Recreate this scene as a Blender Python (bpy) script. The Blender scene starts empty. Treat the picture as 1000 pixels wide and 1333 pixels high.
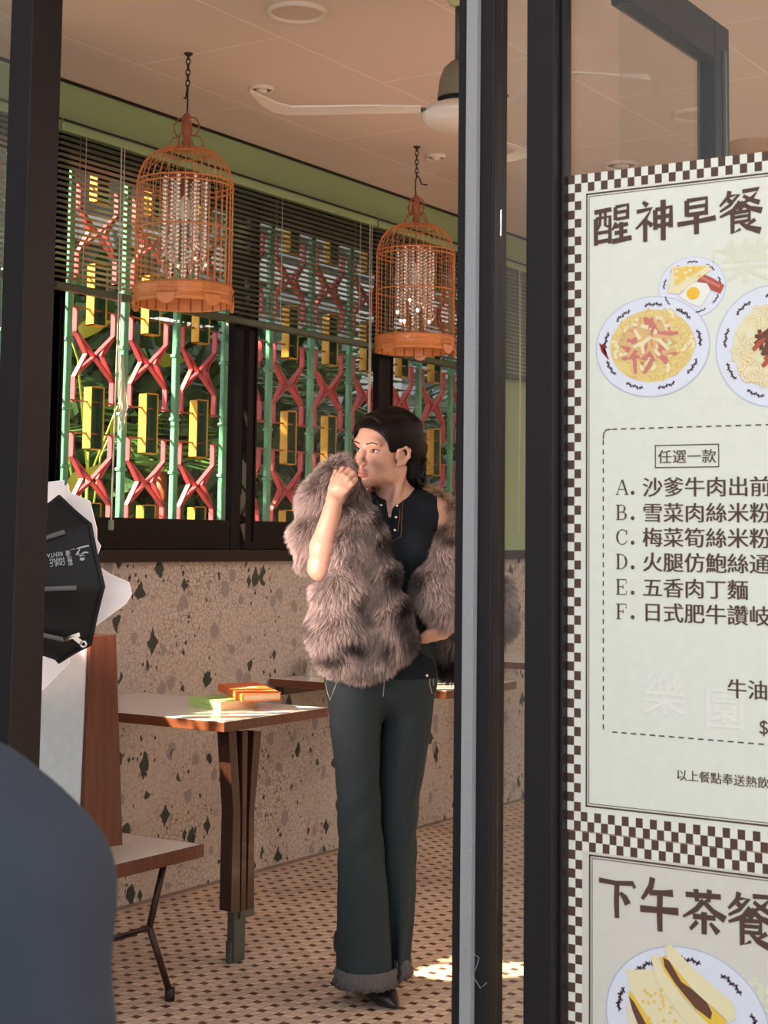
import bpy, bmesh, math, random
import numpy as np
from mathutils import Vector, Matrix

random.seed(7); RNG = np.random.default_rng(7)
SC = bpy.context.scene; COL = SC.collection
pi = math.pi

# ---------------------------------------------------------------- camera
FPX, CX, CY, EYE = 2100.0, 500.0, 513.0, 1.28            # focal length and principal point for a 1000x1333 frame, eye height
PITCH, ROLL, YAW = math.atan(2100/23300), math.radians(.69), math.radians(33.0)
HD = np.array([math.cos(YAW), math.sin(YAW), 0.]); ZD = np.array([0, 0, 1.]); RD = np.array([math.sin(YAW), -math.cos(YAW), 0.])
CF = HD*math.cos(PITCH)+ZD*math.sin(PITCH); cu_ = ZD*math.cos(PITCH)-HD*math.sin(PITCH)
CR = RD*math.cos(ROLL)+cu_*math.sin(ROLL); CU = cu_*math.cos(ROLL)-RD*math.sin(ROLL)
CP = np.array([0, 0, EYE])
cd = bpy.data.cameras.new('camera'); cam = bpy.data.objects.new('camera', cd); COL.objects.link(cam)
cd.sensor_fit = 'AUTO'; cd.sensor_width = 36; cd.lens = FPX/1333*36; cd.shift_y = -(666.5-CY)/1333
cd.dof.use_dof = True; cd.dof.focus_distance = 4.3; cd.dof.aperture_fstop = 14
cam.matrix_world = Matrix(((CR[0], CU[0], -CF[0], 0), (CR[1], CU[1], -CF[1], 0), (CR[2], CU[2], -CF[2], EYE), (0, 0, 0, 1)))
SC.camera = cam
# ---------------------------------------------------------------- world, sun, exposure
SC.view_settings.view_transform = 'Standard'; SC.view_settings.look = 'None'
SC.view_settings.gamma = 1; SC.view_settings.use_curve_mapping = False
SC.view_settings.exposure = 0.0
wd = bpy.data.worlds.new('sky'); SC.world = wd; wd.use_nodes = True
bgn = wd.node_tree.nodes['Background']; bgn.inputs[0].default_value = (.90, .94, 1, 1); bgn.inputs[1].default_value = 1.75
SUN_TO = Vector((-.72, .70, .78)).normalized()            # towards the sun: over the lane behind the windows
sd = bpy.data.lights.new('sun', 'SUN'); so = bpy.data.objects.new('sun', sd); COL.objects.link(so)
sd.energy = 34; sd.color = (1, .80, .56); sd.angle = math.radians(.8)
so.rotation_euler = SUN_TO.to_track_quat('Z', 'Y').to_euler(); so.location = (-4, 9, 9)

# ---------------------------------------------------------------- helpers
def ray(x, y): return CF+CR*(x-CX)/FPX-CU*(y-CY)/FPX
def onX(x, y, X): d = ray(x, y); return CP+d*(X/d[0])
def onY(x, y, Y): d = ray(x, y); return CP+d*(Y/d[1])
def onZ(x, y, Z): d = ray(x, y); return CP+d*((Z-EYE)/d[2])
def at(x, y, D): return CP+ray(x, y)*D
def pix(P):
    v = np.asarray(P)-CP; d = v@CF
    return CX+FPX*(v@CR)/d, CY-FPX*(v@CU)/d

class MB:
    def __init__(s): s.v = []; s.f = []; s.m = []; s.sm = []
    def add(s, vs, fs, mi=0, smooth=False):
        o = len(s.v); s.v += [tuple(map(float, p)) for p in vs]
        for f in fs: s.f.append(tuple(i+o for i in f)); s.m.append(mi); s.sm.append(smooth)
        return s
    def box(s, a, b, mi=0, bev=0.0):
        x0, x1 = sorted((a[0], b[0])); y0, y1 = sorted((a[1], b[1])); z0, z1 = sorted((a[2], b[2]))
        if bev <= 0:
            return s.add([(x0,y0,z0),(x1,y0,z0),(x1,y1,z0),(x0,y1,z0),(x0,y0,z1),(x1,y0,z1),(x1,y1,z1),(x0,y1,z1)],
                         [(0,3,2,1),(4,5,6,7),(0,1,5,4),(1,2,6,5),(2,3,7,6),(3,0,4,7)], mi)
        bm = bmesh.new(); bmesh.ops.create_cube(bm, size=1)
        for v in bm.verts: v.co = Vector(((x0+x1)/2+v.co.x*(x1-x0), (y0+y1)/2+v.co.y*(y1-y0), (z0+z1)/2+v.co.z*(z1-z0)))
        bmesh.ops.bevel(bm, geom=bm.edges[:], offset=bev, segments=2, affect='EDGES', profile=.5)
        s.bm(bm, mi); return s
    def bm(s, bm, mi=0, smooth=False):
        bm.verts.index_update()
        s.add([v.co[:] for v in bm.verts], [[v.index for v in f.verts] for f in bm.faces], mi, smooth); bm.free(); return s
    def obox(s, c, ax, ay, az, mi=0):
        c, ax, ay, az = map(np.asarray, (c, ax, ay, az))
        P = [c+i*ax+j*ay+k*az for k in (-1, 1) for j in (-1, 1) for i in (-1, 1)]
        return s.add(P, [(0,2,3,1),(4,5,7,6),(0,1,5,4),(1,3,7,5),(3,2,6,7),(2,0,4,6)], mi)
    def bar(s, a, b, w, d, up=(0, 0, 1), mi=0):
        a, b = np.asarray(a, float), np.asarray(b, float); t = b-a; L = np.linalg.norm(t); t = t/L
        up = np.asarray(up, float); x = np.cross(up, t)
        if np.linalg.norm(x) < 1e-6: x = np.cross((1, 0, 0), t)
        x = x/np.linalg.norm(x); y = np.cross(t, x)
        return s.obox((a+b)/2, x*w/2, y*d/2, t*L/2, mi)
    def tube(s, pts, r, n=8, mi=0, close=False, cap=True, smooth=True):
        P = [np.asarray(p, float) for p in pts]; N = len(P); R = r if hasattr(r, '__len__') else [r]*N
        T = []
        for i in range(N):
            if close: t = P[(i+1) % N]-P[i-1]
            else: t = P[min(i+1, N-1)]-P[max(i-1, 0)]
            T.append(t/(np.linalg.norm(t)+1e-12))
        x = np.cross(T[0], (0, 0, 1.)); 
        if np.linalg.norm(x) < 1e-3: x = np.cross(T[0], (1., 0, 0))
        x /= np.linalg.norm(x); V = []
        for i in range(N):
            x = x-T[i]*(x@T[i]); x /= np.linalg.norm(x)+1e-12; y = np.cross(T[i], x)
            for k in range(n):
                a = 2*pi*k/n; V.append(P[i]+R[i]*(x*math.cos(a)+y*math.sin(a)))
        F = []
        for i in range(N if close else N-1):
            j = (i+1) % N
            for k in range(n): F.append((i*n+k, i*n+(k+1) % n, j*n+(k+1) % n, j*n+k))
        s.add(V, F, mi, smooth)
        if cap and not close:
            o = len(s.v)-len(V)
            s.f.append(tuple(o+k for k in range(n))[::-1]); s.m.append(mi); s.sm.append(False)
            s.f.append(tuple(o+(N-1)*n+k for k in range(n))); s.m.append(mi); s.sm.append(False)
        return s
    def lathe(s, prof, c, n=24, mi=0, smooth=True):
        V = [(c[0]+r*math.cos(2*pi*k/n), c[1]+r*math.sin(2*pi*k/n), c[2]+z) for r, z in prof for k in range(n)]
        F = [(i*n+k, i*n+(k+1) % n, (i+1)*n+(k+1) % n, (i+1)*n+k) for i in range(len(prof)-1) for k in range(n)]
        return s.add(V, F, mi, smooth)
    def sphere(s, c, r, n=8, m=6, mi=0):
        r = r if hasattr(r, '__len__') else (r, r, r); V = [(c[0], c[1], c[2]-r[2])]; 
        for i in range(1, m):
            a = -pi/2+pi*i/m
            V += [(c[0]+r[0]*math.cos(a)*math.cos(2*pi*k/n), c[1]+r[1]*math.cos(a)*math.sin(2*pi*k/n), c[2]+r[2]*math.sin(a)) for k in range(n)]
        V.append((c[0], c[1], c[2]+r[2])); F = [(0, 1+(k+1) % n, 1+k) for k in range(n)]
        for i in range(m-2): F += [(1+i*n+k, 1+i*n+(k+1) % n, 1+(i+1)*n+(k+1) % n, 1+(i+1)*n+k) for k in range(n)]
        F += [(len(V)-1, 1+(m-2)*n+k, 1+(m-2)*n+(k+1) % n) for k in range(n)]
        return s.add(V, F, mi, True)
    def prism(s, poly, nrm, mi=0):                         # polygon in space pushed along nrm
        P = [np.asarray(p, float) for p in poly]; n = np.asarray(nrm, float); N = len(P)
        V = P+[p+n for p in P]
        return s.add(V, [tuple(range(N))[::-1], tuple(range(N, 2*N))]+[(i, (i+1) % N, N+(i+1) % N, N+i) for i in range(N)], mi)
    def build(s, name, mat, parent=None, origin=None):
        if origin is None:
            if parent is not None:
                r = parent
                while r.parent: r = r.parent
                origin = tuple(r.location)
            else:
                a = np.array(s.v); origin = ((a[:, 0].min()+a[:, 0].max())/2, (a[:, 1].min()+a[:, 1].max())/2, a[:, 2].min())
        me = bpy.data.meshes.new(name)
        o3 = np.array(origin)
        me.from_pydata((np.array(s.v)-o3).tolist(), [], s.f)
        for m in (mat if isinstance(mat, (list, tuple)) else [mat]): me.materials.append(m)
        me.polygons.foreach_set('material_index', s.m); me.polygons.foreach_set('use_smooth', s.sm); me.update()
        o = bpy.data.objects.new(name, me); COL.objects.link(o)
        if parent is not None:
            o.parent = parent
        else: o.location = origin
        return o

def tag(o, label=None, cat=None, group=None, kind=None):
    if label: o['label'] = label
    if cat: o['category'] = cat
    if group: o['group'] = group
    if kind: o['kind'] = kind
    return o
def thing(name, label, cat, loc, group=None):
    o = bpy.data.objects.new(name, None); COL.objects.link(o); o.location = tuple(map(float, loc)); o.empty_display_size = .05
    return tag(o, label, cat, group)
def struct(name, mb, m, parent=None):
    o = mb.build(name, m, parent)
    if parent is None: o['kind'] = 'structure'
    return o
def copy_tree(o, parent=None):
    c = o.copy(); COL.objects.link(c)
    if parent is not None: c.parent = parent
    for ch in list(o.children): copy_tree(ch, c)
    return c

# ---------------------------------------------------------------- materials
def newmat(name):
    m = bpy.data.materials.new(name); m.use_nodes = True; nt = m.node_tree
    return m, nt, nt.nodes['Principled BSDF']
def mat(name, col, rough=.5, metal=0., var=.12, scale=30, bump=0., coat=0., trans=0., emit=None, es=0., stretch=None, spec=None):
    m, nt, b = newmat(name); N, L = nt.nodes, nt.links
    tc = N.new('ShaderNodeTexCoord'); mp = N.new('ShaderNodeMapping'); nz = N.new('ShaderNodeTexNoise')
    L.new(tc.outputs['Object'], mp.inputs[0]); L.new(mp.outputs[0], nz.inputs['Vector']); nz.inputs['Scale'].default_value = scale
    nz.inputs['Detail'].default_value = 4
    if stretch: mp.inputs['Scale'].default_value = stretch
    mx = N.new('ShaderNodeMix'); mx.data_type = 'RGBA'
    c = np.array(col[:3]); mx.inputs[6].default_value = (*np.clip(c*(1-var), 0, 1), 1); mx.inputs[7].default_value = (*np.clip(c*(1+var), 0, 1), 1)
    L.new(nz.outputs[0], mx.inputs[0]); L.new(mx.outputs[2], b.inputs['Base Color'])
    b.inputs['Roughness'].default_value = rough; b.inputs['Metallic'].default_value = metal
    b.inputs['Coat Weight'].default_value = coat; b.inputs['Transmission Weight'].default_value = trans
    if spec is not None: b.inputs['Specular IOR Level'].default_value = spec
    if bump:
        bp = N.new('ShaderNodeBump'); bp.inputs['Strength'].default_value = bump; bp.inputs['Distance'].default_value = .01
        L.new(nz.outputs[0], bp.inputs['Height']); L.new(bp.outputs[0], b.inputs['Normal'])
    if emit: b.inputs['Emission Color'].default_value = (*emit, 1); b.inputs['Emission Strength'].default_value = es
    return m
def math_(nt, op, a, b=None, c=None):
    n = nt.nodes.new('ShaderNodeMath'); n.operation = op
    for i, x in enumerate((a, b, c)):
        if x is None: continue
        if isinstance(x, (int, float)): n.inputs[i].default_value = x
        else: nt.links.new(x, n.inputs[i])
    return n.outputs[0]
def mixc(nt, f, a, b):
    n = nt.nodes.new('ShaderNodeMix'); n.data_type = 'RGBA'
    for i, x in ((0, f), (6, a), (7, b)):
        if isinstance(x, tuple): n.inputs[i].default_value = (*x, 1)
        elif isinstance(x, (int, float)): n.inputs[i].default_value = x
        else: nt.links.new(x, n.inputs[i])
    return n.outputs[2]
def wood(name, dark, light, axis='Y', rough=.35):
    m, nt, b = newmat(name); N, L = nt.nodes, nt.links
    tc = N.new('ShaderNodeTexCoord'); mp = N.new('ShaderNodeMapping'); L.new(tc.outputs['Object'], mp.inputs[0])
    mp.inputs['Scale'].default_value = {'X': (1.5, 22, 22), 'Y': (22, 1.5, 22), 'Z': (22, 22, 1.5)}[axis]
    nz = N.new('ShaderNodeTexNoise'); nz.inputs['Scale'].default_value = 4; nz.inputs['Detail'].default_value = 6; L.new(mp.outputs[0], nz.inputs['Vector'])
    L.new(mixc(nt, math_(nt, 'MULTIPLY_ADD', nz.outputs[0], 1.8, -.4), dark, light), b.inputs['Base Color'])
    b.inputs['Roughness'].default_value = rough; b.inputs['Coat Weight'].default_value = .25
    return m
def glass_mat(name, tint=(1, 1, 1), refl=.06, boost=2.2):
    m = bpy.data.materials.new(name); m.use_nodes = True; nt = m.node_tree; N, L = nt.nodes, nt.links
    N.remove(N['Principled BSDF']); out = N['Material Output']
    tr = N.new('ShaderNodeBsdfTransparent'); gl = N.new('ShaderNodeBsdfGlossy'); gl.inputs['Roughness'].default_value = .02
    nz = N.new('ShaderNodeTexNoise'); nz.inputs['Scale'].default_value = 3
    tr.inputs[0].default_value = (*tint, 1)
    fr = N.new('ShaderNodeLayerWeight'); fr.inputs[0].default_value = .5
    f = math_(nt, 'MULTIPLY_ADD', math_(nt, 'POWER', fr.outputs['Facing'], 5.), .8, refl*boost*.5); f = math_(nt, 'MINIMUM', math_(nt, 'MULTIPLY_ADD', nz.outputs[0], .01, f), 1.)
    mx = N.new('ShaderNodeMixShader'); L.new(f, mx.inputs[0]); L.new(tr.outputs[0], mx.inputs[1]); L.new(gl.outputs[0], mx.inputs[2])
    L.new(mx.outputs[0], out.inputs[0]); return m
def vcol_mat(name, rough=.6, sss=0., bump=0., bscale=200, sheen=0., spec=.5):
    m, nt, b = newmat(name); N, L = nt.nodes, nt.links
    a = N.new('ShaderNodeVertexColor'); a.layer_name = 'Col'
    tc = N.new('ShaderNodeTexCoord'); nz = N.new('ShaderNodeTexNoise'); nz.inputs['Scale'].default_value = bscale; L.new(tc.outputs['Object'], nz.inputs['Vector'])
    h = N.new('ShaderNodeHueSaturation'); L.new(a.outputs[0], h.inputs['Color']); L.new(math_(nt, 'MULTIPLY_ADD', nz.outputs[0], .2, .9), h.inputs['Value'])
    L.new(h.outputs[0], b.inputs['Base Color']); b.inputs['Roughness'].default_value = rough
    b.inputs['Specular IOR Level'].default_value = spec
    if sss: b.inputs['Subsurface Weight'].default_value = sss; b.inputs['Subsurface Radius'].default_value = (.012, .005, .003); b.inputs['Subsurface Scale'].default_value = .5
    if sheen: b.inputs['Sheen Weight'].default_value = sheen
    if bump:
        bp = N.new('ShaderNodeBump'); bp.inputs['Strength'].default_value = bump; bp.inputs['Distance'].default_value = .004
        L.new(nz.outputs[0], bp.inputs['Height']); L.new(bp.outputs[0], b.inputs['Normal'])
    return m

def floor_mat():
    m, nt, b = newmat('mosaic_tile'); N, L = nt.nodes, nt.links
    tc = N.new('ShaderNodeTexCoord'); sp = N.new('ShaderNodeSeparateXYZ'); L.new(tc.outputs['Object'], sp.inputs[0])
    P = .0598
    fx = math_(nt, 'FRACT', math_(nt, 'DIVIDE', sp.outputs[0], P)); fy = math_(nt, 'FRACT', math_(nt, 'DIVIDE', sp.outputs[1], P))
    w = .40                                                # strip width as a share of the repeat
    sx = math_(nt, 'LESS_THAN', fx, w); sy = math_(nt, 'LESS_THAN', fy, w)
    dot = math_(nt, 'MULTIPLY', sx, sy); strip = math_(nt, 'MAXIMUM', sx, sy)
    def ed(f):
        a = math_(nt, 'LESS_THAN', f, .035); c = math_(nt, 'LESS_THAN', math_(nt, 'ABSOLUTE', math_(nt, 'SUBTRACT', f, w)), .02)
        return math_(nt, 'MAXIMUM', a, c)
    ex, ey = ed(fx), ed(fy); grout = math_(nt, 'MAXIMUM', ex, ey)
    wn = N.new('ShaderNodeTexWhiteNoise'); cell = N.new('ShaderNodeCombineXYZ')
    L.new(math_(nt, 'FLOOR', math_(nt, 'DIVIDE', sp.outputs[0], P)), cell.inputs[0]); L.new(math_(nt, 'FLOOR', math_(nt, 'DIVIDE', sp.outputs[1], P)), cell.inputs[1])
    L.new(cell.outputs[0], wn.inputs['Vector'])
    nz = N.new('ShaderNodeTexNoise'); nz.inputs['Scale'].default_value = 1.6; nz.inputs['Detail'].default_value = 5; L.new(tc.outputs['Object'], nz.inputs['Vector'])
    sq = mixc(nt, wn.outputs[0], (.58, .41, .30), (.72, .53, .40)); st = mixc(nt, wn.outputs[0], (.66, .49, .36), (.82, .64, .49))
    dk = mixc(nt, wn.outputs[0], (.085, .035, .022), (.15, .065, .042))
    c = mixc(nt, strip, sq, st); c = mixc(nt, grout, c, (.40, .28, .21)); c = mixc(nt, dot, c, dk)
    h = N.new('ShaderNodeHueSaturation'); L.new(c, h.inputs['Color']); L.new(math_(nt, 'MULTIPLY_ADD', nz.outputs[0], .5, .72), h.inputs['Value'])
    L.new(h.outputs[0], b.inputs['Base Color']); b.inputs['Roughness'].default_value = .38
    bp = N.new('ShaderNodeBump'); bp.inputs['Strength'].default_value = .25; bp.inputs['Distance'].default_value = .002; bp.invert = True
    L.new(grout, bp.inputs['Height']); L.new(bp.outputs[0], b.inputs['Normal'])
    return m
def terrazzo_mat():
    m, nt, b = newmat('crackle_terrazzo'); N, L = nt.nodes, nt.links
    tc = N.new('ShaderNodeTexCoord')
    nz = N.new('ShaderNodeTexNoise'); nz.inputs['Scale'].default_value = 28; nz.inputs['Detail'].default_value = 3; L.new(tc.outputs['Object'], nz.inputs['Vector'])
    warp = N.new('ShaderNodeVectorMath'); warp.operation = 'MULTIPLY_ADD'; L.new(nz.outputs[1], warp.inputs[0]); warp.inputs[1].default_value = (.022,)*3; L.new(tc.outputs['Object'], warp.inputs[2])
    def vor(scale, feat='F1', stretch=(1, 1, 1), off=(0, 0, 0), metric='EUCLIDEAN'):
        mp = N.new('ShaderNodeMapping'); mp.inputs['Scale'].default_value = stretch; mp.inputs['Location'].default_value = off; L.new(warp.outputs[0], mp.inputs[0])
        v = N.new('ShaderNodeTexVoronoi'); v.feature = feat; v.distance = metric; v.inputs['Scale'].default_value = scale; L.new(mp.outputs[0], v.inputs['Vector']); return v
    crack = vor(50, 'DISTANCE_TO_EDGE'); cellc = vor(50)
    n2 = N.new('ShaderNodeTexNoise'); n2.inputs['Scale'].default_value = 2.2; L.new(tc.outputs['Object'], n2.inputs['Vector'])
    ln = math_(nt, 'LESS_THAN', crack.outputs[0], .062)
    base = mixc(nt, n2.outputs[0], (.385, .335, .295), (.50, .45, .405))
    sepc = N.new('ShaderNodeSeparateColor'); L.new(cellc.outputs['Color'], sepc.inputs[0])
    base = mixc(nt, math_(nt, 'MULTIPLY', sepc.outputs[0], .35), base, (.54, .475, .42))
    base = mixc(nt, math_(nt, 'MULTIPLY', ln, math_(nt, 'MULTIPLY_ADD', n2.outputs[0], 1.5, -.2)), base, (.20, .14, .11))
    def chips(scale, thr, prob, col, base, stretch, off, metric='EUCLIDEAN', clus=None):
        v = vor(scale, 'F1', stretch, off, metric); s = N.new('ShaderNodeSeparateColor'); L.new(v.outputs['Color'], s.inputs[0])
        a = math_(nt, 'LESS_THAN', v.outputs['Distance'], math_(nt, 'MULTIPLY', s.outputs[1], thr)); c = math_(nt, 'GREATER_THAN', s.outputs[0], prob)
        if clus is not None: c = math_(nt, 'MULTIPLY', c, clus)
        return mixc(nt, math_(nt, 'MULTIPLY', a, c), base, col)
    n3 = N.new('ShaderNodeTexNoise'); n3.inputs['Scale'].default_value = 9; n3.inputs['Detail'].default_value = 1; L.new(tc.outputs['Object'], n3.inputs['Vector'])
    cl = math_(nt, 'GREATER_THAN', n3.outputs[0], .53); cl2 = math_(nt, 'LESS_THAN', n3.outputs[0], .56)
    base = chips(20, .55, .60, (.265, .235, .23), base, (1, 1, .85), (3, 1, 2), clus=cl2)
    base = chips(18, .62, .15, (.020, .030, .022), base, (1.1, 1.1, .62), (7, 5, 1), 'MANHATTAN', cl)
    base = chips(30, .66, .35, (.030, .022, .018), base, (1, 1, .8), (2, 9, 4), 'MANHATTAN', cl)
    L.new(base, b.inputs['Base Color']); b.inputs['Roughness'].default_value = .5
    bp = N.new('ShaderNodeBump'); bp.inputs['Strength'].default_value = .3; bp.inputs['Distance'].default_value = .003
    L.new(crack.outputs[0], bp.inputs['Height']); L.new(bp.outputs[0], b.inputs['Normal'])
    return m
def ceiling_mat():
    m, nt, b = newmat('ceiling_board'); N, L = nt.nodes, nt.links
    tc = N.new('ShaderNodeTexCoord'); nz = N.new('ShaderNodeTexNoise'); nz.inputs['Scale'].default_value = 3; L.new(tc.outputs['Object'], nz.inputs['Vector'])
    br = N.new('ShaderNodeTexBrick'); mp = N.new('ShaderNodeMapping'); L.new(tc.outputs['Object'], mp.inputs[0])
    mp.inputs['Location'].default_value = (.11, .15, 0); L.new(mp.outputs[0], br.inputs['Vector'])
    br.inputs['Scale'].default_value = 1; br.inputs['Brick Width'].default_value = 1.14; br.inputs['Row Height'].default_value = .57; br.inputs['Mortar Size'].default_value = .004
    br.inputs['Mortar Smooth'].default_value = .2
    br.inputs['Color1'].default_value = (.70, .57, .50, 1); br.inputs['Color2'].default_value = (.68, .55, .48, 1); br.inputs['Mortar'].default_value = (.82, .72, .63, 1)
    L.new(mixc(nt, math_(nt, 'MULTIPLY', nz.outputs[0], .2), br.outputs[0], (.58, .48, .42)), b.inputs['Base Color']); b.inputs['Roughness'].default_value = .75
    return m

M = {}
M['frame'] = mat('dark_bronze_frame', (.016, .013, .014), .45, .0, .15, 40, .02, spec=.22)
M['frame_black'] = mat('black_window_frame', (.006, .004, .0035), .45, 0, .2, 30, spec=.12)
M['pile'] = mat('grey_pile_weatherstrip', (.50, .50, .51), .95, 0, .35, 700, .8)
M['green'] = mat('green_wall_paint', (.27, .37, .19), .6, 0, .05, 6)
M['green_side'] = mat('green_wall_paint_pale', (.30, .40, .17), .6, 0, .05, 6)
M['darktrim'] = mat('dark_sill_wood', (.018, .010, .007), .4, 0, .2, 20, spec=.2)
M['wall'] = mat('plain_wall', (.45, .36, .29), .7, 0, .06, 5)
M['slat'] = mat('blind_slat', (.20, .225, .165), .45, 0, .06, 40)
M['rail'] = mat('blind_rail', (.045, .062, .028), .4, 0, .08, 30)
M['cord'] = mat('cream_cord', (.62, .58, .48), .8, 0, .1, 200)
M['concrete'] = mat('pavement_concrete', (.30, .29, .28), .85, 0, .15, 8, .2)
M['sunblock'] = mat('sun_block_render', (.32, .31, .30), .85, 0, .1, 4)
M['laneback'] = mat('lane_wall', (.055, .06, .05), .85, 0, .15, 3)
M['pole'] = mat('green_glazed_bamboo', (.12, .36, .23), .3, 0, .35, 22, coat=.3)
M['pink'] = mat('red_pink_lattice', (.54, .065, .085), .45, 0, .25, 30)
M['yellow'] = mat('yellow_paint', (.70, .36, .03), .45, 0, .25, 40)
M['boxgreen'] = mat('dark_green_paint', (.025, .095, .055), .5, 0, .25, 20)
M['wood'] = wood('red_brown_wood', (.060, .016, .008), (.145, .045, .021), 'Z')
M['woody'] = wood('red_brown_wood_edge', (.095, .028, .012), (.185, .056, .024), 'Y')
M['darkwood'] = wood('dark_leg_wood', (.018, .006, .004), (.052, .017, .011), 'Z')
M['lam'] = mat('white_laminate', (.80, .77, .75), .22, 0, .05, 60, coat=.3)
M['lamback'] = mat('pale_marbled_laminate', (.76, .76, .75), .4, 0, .10, 35)
M['iron'] = mat('brown_painted_iron', (.045, .020, .016), .4, .3, .2, 30)
M['steel'] = mat('stainless_steel', (.80, .77, .72), .12, 1, .05, 50)
M['oldsteel'] = mat('worn_grey_steel', (.10, .11, .10), .5, .6, .4, 25, .1)
M['black'] = mat('black_nylon', (.008, .008, .009), .7, 0, .3, 60, .05)
M['rubber'] = mat('black_rubber', (.012, .012, .012), .6, 0, .2, 60)
M['cane'] = mat('orange_lacquered_cane', (.60, .205, .058), .4, 0, .22, 50, .05, coat=.2)
M['canedark'] = mat('red_brown_cane', (.30, .085, .035), .4, 0, .2, 50)
M['chain'] = mat('dark_iron_chain', (.05, .035, .025), .5, .6, .2, 60)
M['crystal'] = mat('clear_crystal', (.88, .82, .78), .06, .85, .05, 30, coat=1)
M['bulb'] = mat('frosted_bulb', (.9, .85, .75), .3, 0, .03, 30)
M['fanwhite'] = mat('aged_cream_enamel', (.80, .69, .59), .35, 0, .08, 12, coat=.2)
M['fangrey'] = mat('olive_grey_enamel', (.21, .175, .115), .45, 0, .12, 20)
M['lampwhite'] = mat('lamp_trim_white', (.74, .62, .53), .45, 0, .04, 20)
M['lampglass'] = mat('lamp_diffuser', (.60, .47, .40), .5, 0, .04, 20)
M['glass'] = glass_mat('clear_glass', (.95, .97, .95), refl=.02, boost=1.)
M['shopglass'] = glass_mat('shop_glass', (.93, .95, .94), boost=2.2)
# ================================================================ THE ROOM
CEIL = 2.806; WY = 3.84; FX = 2.56                          # ceiling height, window wall, shop front plane
struct('floor', MB().box((2.40, -3.6, -.1), (10.2, 4.0, 0)), floor_mat())
struct('ceiling', MB().box((2.30, -3.6, CEIL), (10.2, 4.0, CEIL+.25)), ceiling_mat())
struct('wall_back', MB().box((10.0, -3.6, 0), (10.2, 4.0, CEIL)), M['wall'])
struct('wall_right', MB().box((2.6, -3.7, 0), (10.2, -3.5, CEIL)), M['wall'])
lw = MB().box((2.60, WY, 0), (10.0, WY+.13, 1.20)); lwo = struct('wall_window_dado', lw, terrazzo_mat())
struct('wall_window', MB().box((2.60, 3.80, 2.655), (10.0, 3.94, CEIL)).box((6.86, 3.805, 1.20), (10.0, 3.94, 2.655)), M['green'])
struct('trim_ceiling', MB().box((2.6, 3.792, CEIL-.010), (10, 3.80, CEIL)), M['darktrim'])
struct('trim_sill', MB().box((2.62, 3.795, 1.19), (10, 3.90, 1.235), bev=.004), M['darktrim'])
struct('baseboard_window', MB().box((2.62, WY-.003, 0), (10, WY, .012)), mat('grout_line', (.2, .15, .12), .7))

# windows of the lane wall: dark frames with a pane each
WINS = [(2.72, 3.872), (3.836, 4.86), (4.892, 5.865), (5.865, 6.86)]
def window(i, x0, x1):
    fr = MB(); z0, z1 = 1.235, 2.655; ya, yb = 3.80, 3.832
    wl = .055 if i != 0 else .05; wr = .055
    fr.box((x0, ya, z0), (x0+wl, yb, z1), bev=.003).box((x1-wr, ya, z0), (x1, yb, z1), bev=.003)
    fr.box((x0+wl, ya+.004, z0), (x1-wr, yb, 1.345), bev=.003).box((x0+wl, ya+.004, 2.515), (x1-wr, yb, z1))
    fr.box((x0+wl, ya-.0, 1.262), (x1-wr, ya+.006, 1.270)).box((x0+wl-.012, ya-.006, z0+.03), (x0+wl-.004, ya+.002, z1-.04))
    w = struct('window_%d' % (i+1), fr, M['frame_black'])
    MB().box((x0+wl-.01, 3.825, 1.335), (x1-wr+.01, 3.829, 2.52)).build('glass', M['glass'], w)
    return w
for i, (a, b) in enumerate(WINS): window(i, a, b)

# shop front: bronze frames, each a box standing on the pavement line
def post(name, x0, x1, y0, y1): return struct(name, MB().box((x0, y0, -.1), (x1, y1, CEIL), bev=.003), M['frame'])
post('door_1', 2.56, 2.655, 2.627, 2.698)
d2 = post('door_2', 2.56, 2.612, 1.427, 1.5045)
MB().box((2.547, 1.4565, -.08), (2.561, 1.4795, CEIL)).build('weatherstrip', M['pile'], d2)
MB().tube([(2.548, 1.46, .58), (2.535, 1.45, .56), (2.54, 1.436, .55), (2.535, 1.44, .53), (2.54, 1.45, .52)], .0006, 4).tube([(2.548, 1.47, .56), (2.53, 1.455, .535), (2.535, 1.43, .50), (2.54, 1.42, .51)], .0006, 4).build('loose_thread', M['pile'], d2)
post('trim_1', 2.56, 2.590, 1.303, 1.360)
struct('trim_2', MB().box((2.583, 1.2955, -.1), (2.615, 1.303, CEIL), bev=.002), M['frame'])
struct('trim_3', MB().box((2.38, -3.5, -.30), (2.40, 3.84, -.0)).box((2.56, 2.69, 0), (2.62, 3.84, .12)).box((2.56, -3.5, 0), (2.62, 1.283, .12)), M['frame'])
struct('window_5', MB().box((2.603, -3.5, .1), (2.609, 1.2955, CEIL)), M['shopglass'])
struct('window_6', MB().box((2.60, 2.69, .1), (2.606, 3.80, CEIL)), M['shopglass'])
struct('window_7', MB().box((2.586, 1.36, .02), (2.590, 1.427, CEIL)), M['shopglass'])
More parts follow.
